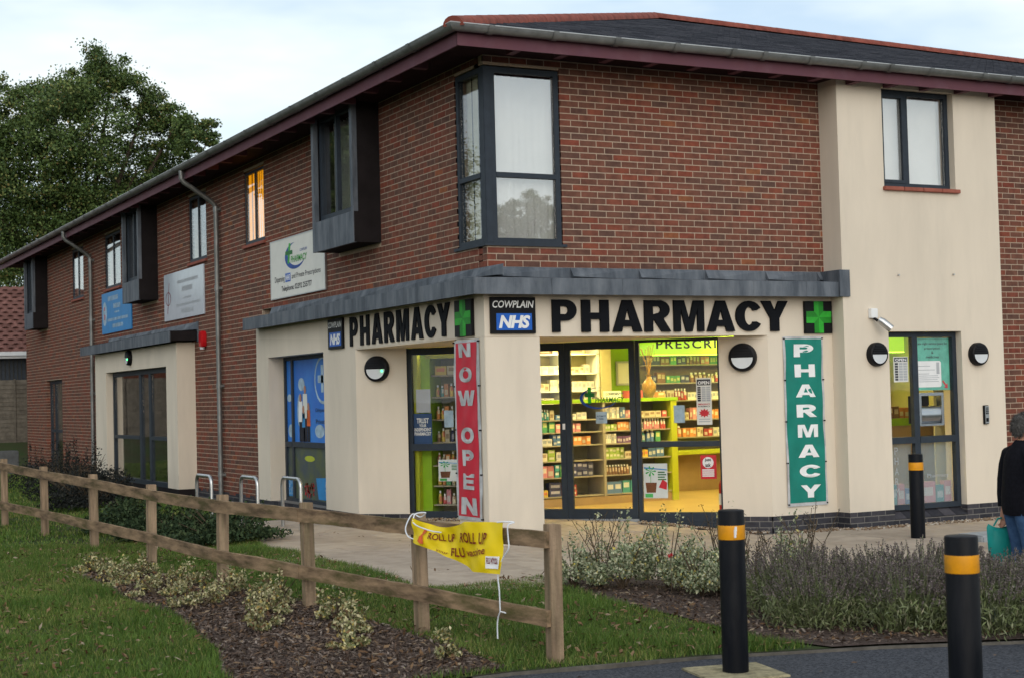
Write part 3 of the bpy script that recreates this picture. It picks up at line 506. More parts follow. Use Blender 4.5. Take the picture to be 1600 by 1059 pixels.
# lead-covered canopies, sheet by sheet
cn = MB(); cn.box(-.34,4.762,-.34,-.12,2.645,2.79); cn.box(4.762,4.85,-.37,-.36,2.645,2.79); cn.box(-.34,-.12,-.119,7.84,2.645,2.79); cn.box(-.02,4.76,-.12,-.02,2.66,2.80); cn.box(-.12,-.02,-.02,7.9,2.66,2.80); canopy = cn.build('canopy', MT['cladding'], bld)
def lead_run(fr, cuts, c_front, up, prt, zb=2.618, zt=2.803, ztop=2.955):
    for a0,a1 in zip(cuts, cuts[1:]):
        t = random.uniform(.002,.009)
        m_ = MB(fr); m_.add([(a0,zb,c_front+t),(a1+.03,zb,c_front),(a1+.03,zt,c_front),(a0,zt,c_front+t),(a0,zb,c_front-.015),(a1+.03,zb,c_front-.015),(a1+.03,zt,c_front-.015),(a0,zt,c_front-.015)], [(0,1,2,3),(7,6,5,4),(0,4,5,1),(3,2,6,7),(0,3,7,4),(1,5,6,2)])
        m_.build('lead_sheet', MT['lead'], prt)
        m_ = MB(fr); m_.add([(a0,zt-.004,c_front+t-.004),(a1+.03,zt-.004,c_front-.004),(a1+.03,zt+.035,up+.012),(a0,zt+.035,up+.014)], [(0,1,2,3)]); m_.build('lead_sheet', MT['lead'], prt)
    sh = [c+.45 for c in cuts[:-1]]+[cuts[-1]]
    sh[0] = cuts[0]+ (c_front-up)
    for a0,a1 in zip(sh, sh[1:]):
        t = random.uniform(.03,.06)
        m_ = MB(fr); m_.add([(a0,zt+.045,up+.022+t),(a1+.05,zt+.03,up+.004),(a1+.05,ztop,up+.002),(a0,ztop,up+.004),(a0,zt+.02,up-.004),(a1+.05,zt+.02,up-.004),(a1+.05,ztop,up-.004),(a0,ztop,up-.004)], [(0,1,2,3),(7,6,5,4),(0,4,5,1),(3,2,6,7),(0,3,7,4),(1,5,6,2)])
        m_.build('lead_sheet', MT['lead'], prt)
lead_run(FRONT, [-.36,.62,1.55,2.5,3.4,4.2,4.83], .36, .0, canopy)
lead_run(SIDE, [-7.85,-6.7,-5.5,-4.3,-3.1,-1.9,-.8,.33], .36, .0, canopy)
m_ = MB(FRONT); m_.box(4.70,4.862,2.62,2.955,.372,.384); m_.box(4.70,4.762,2.80,2.955,.0,.372); m_.build('lead_sheet', MT['lead'], canopy)
cn = MB(SIDE); cn.box(-18.9,-11.6,2.63,2.80,.0,.50); cn2 = cn.build('canopy', MT['cladding'], bld)
lead_run(SIDE, [-18.95,-17.6,-16.4,-15.2,-14.0,-12.8,-11.63], .52, .0, cn2, zb=2.60, zt=2.79)
m_ = MB(SIDE); m_.box(-11.66,-11.55,2.60,2.96,.0,.02); m_.build('lead_sheet', MT['lead'], cn2)

# ------------------------------------------------------------------ windows and doors
def window(name, fr, u0, u1, v0, v1, c, fwid=.055, mull=(), trans=(), glassm='glass_up', dep=.07, prt=None, panes=True, extra=None):
    mb = MB(fr)
    mb.box(u0,u1,v0,v0+fwid,c-dep,c); mb.box(u0,u1,v1-fwid,v1,c-dep,c); mb.box(u0,u0+fwid,v0+fwid,v1-fwid,c-dep,c); mb.box(u1-fwid,u1,v0+fwid,v1-fwid,c-dep,c)
    for m_,w_ in mull: mb.box(m_-w_/2,m_+w_/2,v0+fwid,v1-fwid,c-dep+.002,c-.002)
    us = [u0+fwid]+[x for m_,w_ in sorted(mull) for x in (m_-w_/2,m_+w_/2)]+[u1-fwid]
    cols = list(zip(us[::2],us[1::2])); cell = []
    for i,(a0,a1) in enumerate(cols):
        tt = sorted([t for t in trans if t[2] is None or i in t[2]])
        bs = [v0+fwid]+[x for t in tt for x in (t[0]-t[1]/2,t[0]+t[1]/2)]+[v1-fwid]
        for t in tt: mb.box(a0,a1,t[0]-t[1]/2,t[0]+t[1]/2,c-dep+.004,c+.006)
        cell += [(a0,a1,b0,b1) for b0,b1 in zip(bs[::2],bs[1::2])]
    w = mb.build(name, MT['frame'], prt or bld)
    if panes:
        for (a0,a1,b0,b1) in cell:
            m_ = MB(fr); m_.box(a0+.001,a1-.001,b0+.001,b1-.001,c-dep*.5-.004,c-dep*.5+.004); m_.build('pane', MT[glassm], w)
    return w, cell
def blinds(fr, u0, u1, v0, v1, c, m, prt, w=.089, ang=.25):
    mb = MB(fr); a = u0
    while a < u1:
        t = random.uniform(-.01,.01); a1 = min(a+w*.98,u1)
        mb.quad((a,v0,c-ang*w+t),(a1,v0,c+t),(a1,v1,c+t),(a,v1,c-ang*w+t)); a += w
    mb.build('vertical_blind', m, prt)
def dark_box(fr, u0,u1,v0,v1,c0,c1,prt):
    mb = MB(fr); mb.add([(u0,v0,c1),(u1,v0,c1),(u1,v1,c1),(u0,v1,c1),(u0,v0,c0),(u1,v0,c0),(u1,v1,c0),(u0,v1,c0)], [(4,5,6,7),(0,1,5,4),(1,2,6,5),(2,3,7,6),(3,0,4,7)]); mb.build('dark_room_box', MT['room_dark'], prt)  # near-black box: shade of the unlit room put into its colour
# corner window of the upper floor: two faces sharing a post
w1,_ = window('window', FRONT, .085, .975, 3.225, 5.235, -.01, .06, trans=[(4.005,.055,None)])
w2,_ = window('window', SIDE, -.75, -.085, 3.225, 5.235, -.01, .06, trans=[(4.005,.055,None)], glassm='glass_side')
mb = MB(); mb.box(-.004,.085,-.004,.085,3.225,5.235); mb.build('corner_post', MT['frame'], bld, bevel=.006)
mb = MB(); mb.box(-.035,1.02,-.035,.09,3.19,3.222); mb.box(-.035,.09,.09,.80,3.19,3.222); mb.build('window_sill', MT['frame'], bld)
blinds(FRONT, .14,.94,3.27,5.16,-.12,MT['blind'],w1,ang=.45); blinds(SIDE,-.72,-.12,3.27,5.2,-.12,MT['blind_olive'],w2,ang=.1)
dark_box(FRONT,.3,1.02,3.2,5.3,-1.2,-.2,w1)
# bay windows
w3,_ = window('window', BAYF, 5.49, 6.687, 4.035, 5.295, -.10, .06, mull=[(5.965,.07)], glassm='glass_up'); 
m_ = MB(BAYF); m_.box(5.55,5.93,4.095,4.135,-.12,-.09); m_.box(5.55,5.93,5.195,5.235,-.12,-.09); m_.box(5.55,5.585,4.135,5.195,-.12,-.09); m_.box(5.895,5.93,4.135,5.195,-.12,-.09); m_.build('sash', MT['frame'], w3)
blinds(BAYF,5.55,6.64,4.1,5.25,-.26,MT['blind'],w3); dark_box(BAYF,5.4,6.7,4.0,5.35,-1,-.3,w3)
m_ = MB(BAYF)
for k in range(4): m_.box(5.465+k*.319,5.465+k*.319+.312,3.978,4.028,-.14,.05)
m_.build('window_sill', MT['sill_tile'], bld, bevel=.006)
w4,_ = window('window', BAYF, 5.475, 6.693, -.085, 2.18, -.10, .065, mull=[(5.99,.09)], trans=[(.80,.085,None)], glassm='glass', panes=True)
for a0,a1,b0,b1,mi in ((5.545,5.94,-.02,.755,'frost'),(6.04,6.625,-.02,.755,'frost')):
    m_ = MB(BAYF); m_.box(a0,a1,b0,b1,-.185,-.18); m_.build('frosted_film', MT[mi], w4)
# side upper windows
for i,(a0,a1) in enumerate(((-8.8,-7.76),(-12.08,-10.95),(-18.75,-17.3),(-22.2,-20.95))):
    lit = i == 0
    w,_ = window('window', SIDE, a0+.02, a1-.02, 4.05, 5.22, -.012, .05, mull=[((a0+a1)/2+.02,.06)], glassm='glass_side', dep=.04)
    m_ = MB(SIDE); m_.box(a0-.03,a1+.03,3.985,4.035,-.09,.04); m_.build('window_sill', MT['sill_tile'], bld, bevel=.006)
    blinds(SIDE,a0+.05,a1-.05,4.1,5.2,-.07 if lit else -.19,MT['glowing_amber_blind'] if lit else MT['room_dark'],w,ang=.03); dark_box(SIDE,a0-.1,a1+.1,3.95,5.35,-.8,-.225,w) if not lit else None  # unlit windows: near-black slats stand for the dark room, not for blinds
# side ground window and porch doors
w,_ = window('window', SIDE, -25.53, -23.59, -.1, 2.17, -.09, .07, mull=[(-24.9,.08)], trans=[(.9,.07,None)], glassm='glass_side'); dark_box(SIDE,-25.6,-23.5,-.15,2.25,-1,-.2,w); blinds(SIDE,-25.4,-23.7,0,2.1,-.3,MT['blind_dark'],w)
w,_ = window('porch_door', SIDE, -17.34, -12.55, -.05, 2.19, .2, .09, mull=[(-15.05,.16),(-14.3,.16)], trans=[(.86,.07,(0,2))], glassm='glass_side'); dark_box(SIDE,-17.4,-12.5,-.1,2.25,-1.2,.1,w); blinds(SIDE,-17.2,-12.7,0,2.1,-.1,MT['blind_dark'],w)
# projecting oriel windows
def oriel(y0, y1, grp):
    a0, a1 = -y1, -y0; C = .375; zb, zt = 3.53, EZ+.06
    mb = MB(SIDE); mb.box(a1-.03,a1,zb,zt,-.05,C-.002); mb.box(a0,a0+.03,zb,zt,-.05,C-.002); mb.box(a0+.03,a1-.03,zb,zb+.03,-.05,C-.002); o = mb.build('oriel_window', MT['cladding'], bld)
    for p,q in ((a0,(a0+a1)/2),((a0+a1)/2,a1)):
        m_ = MB(SIDE); m_.box(p+.001,q-.001,zb-.005,3.93,C-.03,C+random.uniform(.004,.01)); m_.build('lead_panel', MT['lead'], o)
    for p,q in ((a0-.003,a0+.09),(a1-.09,a1+.003)): m_ = MB(SIDE); m_.box(p,q,3.93,zt,C-.06,C+.006); m_.build('lead_jamb', MT['lead'], o)
    m_ = MB(SIDE); m_.add([(a0+.09,3.93,C-.01),(a1-.09,3.93,C-.01),(a1-.09,3.97,C-.10),(a0+.09,3.97,C-.10)], [(0,1,2,3)]); m_.build('oriel_sill', MT['lead'], o)
    w,cc = window('oriel_sash', SIDE, a0+.09, a1-.09, 3.96, zt-.05, C-.08, .06, mull=[((a0+a1)/2-.05,.07)], glassm='glass_side', prt=o, panes=False)
    for c in cc:
        m_ = MB(SIDE); m_.box(c[0],c[1],c[2],c[3],C-.12,C-.112); m_.build('pane', MT['glass_side'], o)
    blinds(SIDE,a0+.12,a1-.12,4.0,5.3,.12,MT['blind'],o,ang=.9); m_ = MB(SIDE); m_.box(a0+.02,a1-.02,zb,zt,-.06,-.045); m_.build('dark_room_box', MT['room_dark'], o)
for y0,y1 in ((3.07,4.59),(14.29,15.6),(25.2,26.39)): oriel(y0,y1,None)
# ------------------------------------------------------------------ roof, eaves, rainwater goods
EO = .60
mb = MB(FRONT); mb.box(-EO, 16, 5.29, 5.44, EO-.022, EO); fb = mb.build('fascia_board', MT['maroon'], bld)
mb = MB(SIDE); mb.box(-28.75, EO-.001, 5.29, 5.44, EO-.022, EO); mb.build('fascia_board', MT['maroon'], bld)
mb = MB(); mb.box(-.578,16,-.578,0,EZ,EZ+.02); mb.box(-.578,0,0,28.7,EZ,EZ+.02); sof = mb.build('soffit', MT['soffit'], bld)
for k in range(26):
    x = .1+k*.6; m_ = MB(); m_.box(x,x+.09,-.575,-.38,EZ-.075,EZ); m_.build('rafter_end', MT['maroon'], sof)
for k in range(36):
    y = .6+k*.75; m_ = MB(); m_.box(-.575,-.4,y,y+.08,EZ-.075,EZ); m_.build('rafter_end', MT['maroon'], sof)
def gutter(fr, a0, a1, joints, mitre):
    C, zc, r = EO+.07, 5.50, .075; mb = MB(fr); n = 10; P = []
    for a,sg in ((a0,mitre[0]),(a1,mitre[1])):
        for rr in (r, r-.006):
            for k in range(n+1):
                t = math.pi+math.pi*k/n; c = C+rr*math.cos(t); P.append((a+sg*(c-C), zc+rr*math.sin(t), c))
    m = n+1; F = []
    for k in range(n): F += [(k,k+1,2*m+k+1,2*m+k),(m+k+1,m+k,3*m+k,3*m+k+1)]
    F += [(0,2*m,3*m,m),(n,m+n,3*m+n,2*m+n)]
    mb.add(P,F); o = mb.build('gutter', MT['gutter'], bld, smooth=True)
    m_ = MB(fr); m_.tube([fr.p(a0+mitre[0]*r,zc+.003,C+r),fr.p(a1+mitre[1]*r,zc+.003,C+r)],.009,6) if False else None
    lb = MB(W); lb.tube([fr.p(a0+mitre[0]*r,zc,C+r),fr.p(a1+mitre[1]*r,zc,C+r)],.008,6); lb.build('gutter_lip_highlight', MT['gutter_lip_highlight'], o)  # paler lip colour paints the silver highlight along the gutter edge
    for a in joints:
        j = MB(fr); P = []
        for aa in (a-.035,a+.035):
            for k in range(n+1):
                t = math.pi+math.pi*k/n; P.append((aa, zc+.004+(r+.014)*math.sin(t), C+(r+.014)*math.cos(t)))
        j.add(P,[(k,k+1,n+1+k+1,n+1+k) for k in range(n)]+[(0,n+1,2*n+1,n)]); j.build('gutter_joint', MT['gutter'], o, smooth=True)
gutter(FRONT, -EO-.07, 16, [-.25,.55,1.35,2.15,2.95,3.4,4.1,4.9,5.35,6.0,6.9,7.4,7.9,9.2], (-1,0))
gutter(SIDE, -28.8, EO+.07, [-k*1.0-.4 for k in range(28)], (0,1))
def downpipe(y, joint):
    pts = [(-.665,y,5.44),(-.665,y,5.30),(-.63,y,5.24),(-.5,y,5.16),(-.2,y,4.96),(-.10,y,4.88),(-.075,y,4.80),(-.075,y,-.2)]
    m_ = MB(W); m_.tube(pts, .042, 12); o = m_.build('downpipe', MT['gutter'], bld, smooth=True)
    for z in (4.75,3.4,1.75,.25):
        j = MB(W); j.tube([(-.075,y,z),(-.075,y,z+.09)],.05,12); j.build('pipe_collar', MT['gutter'], o, smooth=True)
        j = MB(W); j.box(-.07,-.004,y-.075,y+.075,z+.02,z+.06); j.build('pipe_bracket', MT['gutter'], o)
downpipe(10.13, 0); downpipe(19.87, 0)
# hipped slate roof, course by course
HX, HZ = 6.58, 7.86; E0 = -.67; EZ0 = 5.50; SLP = (HZ-EZ0)/(HX-E0)
mb = MB(); mb.add([(E0,E0,EZ0-.02),(16,E0,EZ0-.02),(16,HX,HZ-.17),(HX,HX,HZ-.02),(E0,28.9,EZ0-.02),(HX,28.9,HZ-.02),(16,13.8,EZ0-.02),(13.8,28.9,EZ0-.02),(13.8,13.8,EZ0-.02)],
   [(0,1,2,3),(0,3,5,4),(3,2,6,8),(5,3,8,7)]); roof = mb.build('roof', MT['slate'], bld)
sl = MB(); rows = 40; dy = (HX-E0)/rows
for r_ in range(rows):
    y0 = E0+r_*dy; y1 = y0+dy*1.25; dip = lambda x,y: -.15*max(0,(x-HX)/(16-HX))*(y-E0)/(HX-E0); zf_ = lambda x,y,o: EZ0+(y-E0)*SLP+o+dip(x,y)
    x = E0+(y0-E0)+(.15 if r_%2 else 0)
    while x < 15.8:
        w_ = .292; t = random.uniform(0,.004)
        sl.add([(x,y0,zf_(x,y0,.012+t)),(x+w_,y0,zf_(x+w_,y0,.012+t)),(x+w_,y1,zf_(x+w_,y1,.002)),(x,y1,zf_(x,y1,.002)),(x,y0,zf_(x,y0,.0)),(x+w_,y0,zf_(x+w_,y0,.0))], [(0,1,2,3),(4,5,1,0)], tint=random.random()); x += .3
sl.build('slates', MT['slate'], roof, kind='stuff', tint=True)
def cap_tiles(p0, p1, L=.42, r=.115):
    p0, p1 = Vector(p0), Vector(p1); n = int((p1-p0).length/L); d = (p1-p0)/n; nd = d.normalized(); side = nd.cross(Vector((0,0,1))).normalized(); upv = side.cross(nd)
    for i in range(n):
        a = p0+d*i; b = p0+d*(i+1.06); P = []
        for q,rr in ((a,r*1.025),(b,r)):
            for k in range(9):
                t = math.pi*k/8; P.append(q+side*rr*math.cos(t)+upv*(rr*math.sin(t)*.95-.03))
        m_ = MB(W); m_.add(P, [(k,k+1,10+k,9+k) for k in range(8)]+[tuple(range(9))]); m_.build('ridge_tile', MT['redtile'], roof, smooth=True)
cap_tiles((E0-.02,E0-.02,EZ0+.0),(HX,HX,HZ+.03)); cap_tiles((HX,HX,HZ+.03),(16,HX,HZ-.12))

# ------------------------------------------------------------------ diagonal shopfront glazing
GC = -.05
def leaf(name, u0, u1, v0, v1, fwL, fwR, fb_, ft, trans=None, glassm='glass', dep=.06, c=GC):
    mb = MB(DIAG); mb.box(u0,u1,v0,v0+fb_,c-dep,c); mb.box(u0,u1,v1-ft,v1,c-dep,c); mb.box(u0,u0+fwL,v0+fb_,v1-ft,c-dep,c); mb.box(u1-fwR,u1,v0+fb_,v1-ft,c-dep,c)
    bs = [v0+fb_,v1-ft]
    if trans: mb.box(u0+fwL,u1-fwR,trans[0],trans[1],c-dep+.003,c+.004); bs = [v0+fb_,trans[0],trans[1],v1-ft]
    o = mb.build(name, MT['frame'], bld)
    for b0,b1 in zip(bs[::2],bs[1::2]):
        m_ = MB(DIAG); m_.box(u0+fwL,u1-fwR,b0,b1,c-dep*.5-.004,c-dep*.5+.004); m_.build('pane', MT[glassm], o)
    return o
leaf('shop_window', -2.10, -1.06, -.10, HEAD, .13, .07, .11, .09, trans=(.805,.895))
leaf('shop_window', 1.06, 2.125, -.13, HEAD, .05, .02, .12, .035, trans=(.808,.878))
leaf('shop_door', -1.05, .128, -.09, HEAD-.0, .08, .075, .125, .10)
dr = leaf('shop_door', .132, 1.05, -.09, HEAD-.0, .075, .075, .125, .10)
m_ = MB(DIAG); m_.box(.088,.122,1.05,1.125,GC,GC+.012); m_.build('lock_plate', MT['white'], bld)
m_ = MB(DIAG); m_.box(-1.06,1.06,-.30,-.092,-.2,-.02); m_.build('door_threshold', MT['kerb'], bld)
m_ = MB(DIAG); m_.box(-2.10,-1.06,-.30,-.102,-.2,-.04); m_.box(1.06,2.125,-.34,-.132,-.2,-.04); m_.build('plinth', MT['frame'], bld)
# door logo: crescent, cross and name
def crescent(mb, cu, cv, ru, rv, c, mi, a0=-20, a1=-300, thick=.16, n=28):
    P = []; F = []
    for i in range(n+1):
        t = R(a0+(a1-a0)*i/n); k = math.sin(math.pi*i/n)*thick; 
        P += [(cu+ru*math.cos(t),cv+rv*math.sin(t),c),(cu+ru*(1-k)*math.cos(t),cv+rv*(1-k)*math.sin(t)+0*k,c)]
    for i in range(n): F.append((2*i,2*i+2,2*i+3,2*i+1))
    mb.add(P,F,mi)
def logo(fr, u0, u1, v0, v1, c, name='logo', parent=None, label=None, cat=None, compact=False):
    mb = MB(fr); w, h = u1-u0, v1-v0
    crescent(mb, u0+w*.42, v0+h*.48, w*.42, h*.44, c, 0, a0=-5, a1=-285, thick=.17)
    q = h*.13; cu, cv = u0+w*.22, v0+h*.60
    mb.add([(cu-q*.55,cv-q*2.6,c+.001),(cu+q*.55,cv-q*2.6,c+.001),(cu+q*.55,cv+q*2.6,c+.001),(cu-q*.55,cv+q*2.6,c+.001)],[(0,1,2,3)],1)
    mb.add([(cu-q*1.5,cv-q*.5,c+.002),(cu+q*1.7,cv-q*.5,c+.002),(cu+q*1.7,cv+q*.7,c+.002),(cu-q*1.5,cv+q*.7,c+.002)],[(0,1,2,3)],2)
    put(mb, text_geo('PHARMACY',.02,.25), u0+w*.34, u1, v0+h*.30, v0+h*.52, c+.002, 2)
    put(mb, text_geo('COWPLAIN',.01,.1), u0+w*.66, u0+w*.98, v0+h*.62, v0+h*.70, c+.002, 0)
    return mb.build(name, [MT['swoosh'],MT['bright_green'],MT['dgreen']], parent, label=label, cat=cat)
logo(DIAG,.317,.905,1.29,1.60,GC-.024,'logo',dr)
# posters and notices behind the glass
def sheetobj(name, fr, u0,u1,v0,v1,c,m,label,cat='poster',group=None,th=.003):
    mb = MB(fr); mb.box(u0,u1,v0,v1,c-th,c); return mb.build(name, m, None, label, cat, group)
PC = GC-.042
t = sheetobj('poster', DIAG, -1.972,-1.713,.861,1.294,PC,MT['navy'],'navy TRUST YOUR INDEPENDENT PHARMACIST poster in the narrow shop window')
mb = MB(DIAG)
for s_,b0,b1,wd in (('TRUST',1.165,1.235,.17),('YOUR',1.115,1.155,.10),('INDEPENDENT',1.06,1.105,.235),('PHARMACIST',1.005,1.05,.235)): put(mb, text_geo(s_,.03), -1.842-wd/2,-1.842+wd/2,b0,b1,PC+.002)
mb.build('lettering', MT['cream_print'], t)
sheetobj('notice', DIAG, -1.928,-1.728,1.306,1.614,PC,MT['grey_print'],'crumpled grey paper notice above the navy poster in the narrow shop window','notice')
sheetobj('notice', DIAG, -1.54,-1.412,1.107,1.327,PC,MT['pale_blue'],'pale blue paper notice in the narrow window beside the red banner','notice')
def plant_poster(u0,u1,v0,v1,label):
    t = sheetobj('poster', DIAG,u0,u1,v0,v1,PC,MT['poster_photo'],label); mb = MB(DIAG); w,h = u1-u0,v1-v0; c = PC+.002
    mb.quad((u0+.12*w,v0+.16*h,c),(u0+.5*w,v0+.16*h,c),(u0+.55*w,v0+.45*h,c),(u0+.08*w,v0+.45*h,c),0)
    cu,cv = u0+.3*w,v0+.78*h
    for k in range(7):
        a = k*math.pi*2/7; mb.quad((cu,cv,c),(cu+.2*w*math.cos(a-.2),cv+.13*h*math.sin(a-.2),c),(cu+.24*w*math.cos(a),cv+.16*h*math.sin(a),c),(cu+.2*w*math.cos(a+.2),cv+.13*h*math.sin(a+.2),c),1)
    mb.quad((cu-.01*w,v0+.45*h,c),(cu+.01*w,v0+.45*h,c),(cu+.01*w,cv,c),(cu-.01*w,cv,c),1)
    mb.quad((u0+.06*w,v0+.02*h,c),(u0+.38*w,v0+.02*h,c),(u0+.38*w,v0+.13*h,c),(u0+.06*w,v0+.13*h,c),1)
    mb.quad((u0+.02*w,v0+.86*h,c),(u1-.02*w,v0+.80*h,c),(u1-.02*w,v0+.83*h,c),(u0+.02*w,v0+.9*h,c),3)
    for k in range(4): mb.quad((u0+.6*w,v0+(.52+.07*k)*h,c),(u0+.95*w-.06*w*(k%2),v0+(.52+.07*k)*h,c),(u0+.95*w-.06*w*(k%2),v0+(.555+.07*k)*h,c),(u0+.6*w,v0+(.555+.07*k)*h,c),4)
    mb.build('print', [MT['brown_print'],MT['green'],MT['red'],MT['sky_blue'],MT['dgreen']], t); return t
t1 = plant_poster(1.118,1.425,.165,.60,'white poster with a potted plant on the lower pane by the entrance')
m_ = MB(DIAG); m_.prism([(1.31,.30),(1.41,.27),(1.42,.36),(1.36,.40)],PC+.001,PC+.003); m_.build('print', MT['red'], t1)
plant_poster(-1.636,-1.33,.40,.684,'white plant poster low in the narrow window by the red banner')
t = sheetobj('opening_hours', DIAG, 1.823,2.014,1.076,1.661,PC,MT['cream_print'],'white OPEN hours card on the wide pane beside the entrance','sign')
def hours(fr,u0,u1,v0,v1,c,prt,red=True):
    mb = MB(fr); w,h = u1-u0,v1-v0; hd = .16 if red else .2; mid = .5 if red else .06
    mb.quad((u0+.05*w,v1-hd*h,c),(u1-.05*w,v1-hd*h,c),(u1-.05*w,v1-.03*h,c),(u0+.05*w,v1-.03*h,c),0)
    put(mb, text_geo('OPEN',.03),u0+.12*w,u1-.12*w,v1-(hd-.02)*h,v1-.07*h,c+.001,1)
    n = 7
    for i in range(n):
        b0 = v0+mid*h+(1-hd-.02-mid)*h*i/n; b1 = b0+(1-hd-.02-mid)*h/n*.8
        mb.quad((u0+.08*w,b0,c),(u0+.3*w,b0,c),(u0+.3*w,b1,c),(u0+.08*w,b1,c),0)
        for k in (.36,.66): mb.quad((u0+k*w,b0,c),(u0+(k+.26)*w,b0,c),(u0+(k+.26)*w,b1,c),(u0+k*w,b1,c),2)
    if red:
        put(mb, text_geo('EMERGENCY',.02),u0+.1*w,u1-.1*w,v0+.42*h,v0+.455*h,c+.001,3); put(mb, text_geo('PHARMACY',.02),u0+.1*w,u1-.1*w,v0+.375*h,v0+.405*h,c+.001,0)
        cu,cv = (u0+u1)/2,v0+.25*h
        mb.add([(cu+(.4*w if k%2 else .26*w)*math.cos(k*math.pi/10),cv+(.1*h if k%2 else .06*h)*math.sin(k*math.pi/10),c) for k in range(20)],[tuple(range(20))],3)
        for k in range(2): mb.quad((u0+.12*w,v0+(.06+.05*k)*h,c),(u1-.12*w,v0+(.06+.05*k)*h,c),(u1-.12*w,v0+(.08+.05*k)*h,c),(u0+.12*w,v0+(.08+.05*k)*h,c),2)
    mb.build('print', [MT['dark_print'],MT['white'],MT['grey_print'],MT['red']], prt)
hours(DIAG,1.823,2.014,1.076,1.661,PC+.002,t)
sheetobj('notice', DIAG, 1.529,1.668,1.106,1.325,PC,MT['pale_blue'],'pale blue paper notice on the wide pane beside the hours card','notice')
t = sheetobj('notice', DIAG,.519,.665,1.117,1.266,PC,MT['pale_blue'],'square blue notice stuck on the entrance door below the logo','notice')
mb = MB(DIAG); put(mb,text_geo('AUTOMATIC',.02),.53,.655,1.20,1.22,PC+.002); put(mb,text_geo('DOOR',.02),.56,.62,1.165,1.185,PC+.002); mb.build('lettering', MT['navy'], t)
t = sheetobj('poster', DIAG,1.85,2.05,.40,.697,PC,MT['red'],'red and white just ask poster on the lower pane by the entrance')
mb = MB(DIAG); mb.add([(1.945+.07*math.cos(k*.35),.605+.07*math.sin(k*.35),PC+.002) for k in range(18)],[tuple(range(18))],0); put(mb,text_geo('just',.03),1.905,1.985,.61,.66,PC+.004,1); put(mb,text_geo('ask',.03),1.91,1.98,.55,.60,PC+.004,1)
for k in range(4): mb.quad((1.87,.43+.025*k,PC+.002),(2.02,.43+.025*k,PC+.002),(2.02,.447+.025*k,PC+.002),(1.87,.447+.025*k,PC+.002),0)
mb.build('print',[MT['white'],MT['dark_print']],t)

# poster-filled window on the side
SW = Fr((.12,0,0),(0,-1,0))
wp,_ = window('window', SW, -7.37, -5.0, -.03, 2.185, .0, .06, mull=[(-7.02,.07),(-5.9+.8,.06)], trans=[(.845,.08,None)], glassm='glass_side', panes=False)
t = sheetobj('window_film', SW, -7.32,-5.05,.885,2.12,-.03,MT['film_blue'],'bright blue window film with a family photo and round white emblem','window film')
mb = MB(SW); c = -.027
for (u,v,ru,rv) in ((-7.2,1.55,.10,.06),(-7.15,1.05,.12,.1),(-6.75,1.35,.1,.25),(-6.65,1.75,.14,.1),(-5.9,1.05,.2,.1)): mb.add([(u+ru*math.cos(k*.45),v+rv*math.sin(k*.45),c) for k in range(14)],[tuple(range(14))],0)
for (u,v,h,sh,tr,mi) in ((-6.70,.89,.66,.09,.07,1),(-6.50,.89,.78,.10,.075,2),(-6.58,.89,.48,.065,.05,3),(-6.36,.89,.52,.075,.055,4)):      # four standing people in the photo
    mb.quad((u-tr,v,c+.001),(u+tr,v,c+.001),(u+tr,v+h*.5,c+.001),(u-tr,v+h*.5,c+.001),5); mb.quad((u-sh,v+h*.45,c+.002),(u+sh,v+h*.45,c+.002),(u+sh*.9,v+h*.92,c+.002),(u-sh*.9,v+h*.92,c+.002),mi)
    mb.add([(u+.05*math.cos(k*.5),v+h+.05*math.sin(k*.5)*1.3,c+.003) for k in range(13)],[tuple(range(13))],6)
for rr,mi,cc in ((.36,0,.001),(.315,7,.002)): mb.add([(-5.72+rr*math.cos(k*.21),1.80+rr*.98*math.sin(k*.21),c+cc) for k in range(30)],[tuple(range(30))],mi)
mb.quad((-5.80,1.62,c+.003),(-5.70,1.62,c+.003),(-5.70,2.02,c+.003),(-5.80,2.02,c+.003),0); mb.quad((-5.93,1.76,c+.003),(-5.57,1.76,c+.003),(-5.57,1.87,c+.003),(-5.93,1.87,c+.003),0)
put(mb,text_geo('Dispensing',.01),-6.05,-5.4,1.32,1.39,c+.002,8); put(mb,text_geo('Private',.01),-6.05,-5.6,1.16,1.23,c+.002,8)
mb.build('print',[MT['pale_blue'],MT['white'],MT['cream_print'],MT['sky_blue'],MT['orange'],MT['dark_print'],MT['skin'],MT['film_blue'],MT['navy']],t)
t = sheetobj('window_film', SW, -7.32,-5.05,.02,.80,-.03,mat('pond_film',(.09,.11,.05),.5,col2=(.05,.07,.09),scale=4),'dark reedy pond scene on the lower window film at the side','window film')
mb = MB(SW); mb.quad((-6.0,.05,c),(-5.1,.05,c),(-5.1,.40,c),(-6.1,.36,c),0); mb.quad((-7.32,.05,c),(-7.06,.05,c),(-7.06,.33,c),(-7.32,.30,c),0)
mb.add([(-6.35+.22*math.cos(k*.5),.64+.045*math.sin(k*.5),c) for k in range(13)],[tuple(range(13))],1)
for k in range(60):
    u = -6.6+random.random()*.4; v = .05+random.random()*.2; mb.quad((u,v,c+.001),(u+.03,v,c+.001),(u+.03,v+.04,c+.001),(u,v+.04,c+.001),2+k%2)
for k in range(120):
    u = random.choice((-7.2,-5.6,-5.35))+random.uniform(-.12,.12); v = .05+random.random()*.25; mb.quad((u,v,c+.001),(u+.015,v,c+.001),(u+.015,v+.03,c+.001),(u,v+.03,c+.001),4)
mb.build('print',[MT['sky_blue'],MT['lime_y'],MT['brown_print'],MT['red'],MT['pale_blue']],t)
m_ = MB(SW); m_.box(-7.38,-4.97,-.28,-.035,-.1,.06); m_.build('plinth', MT['frame'], bld)
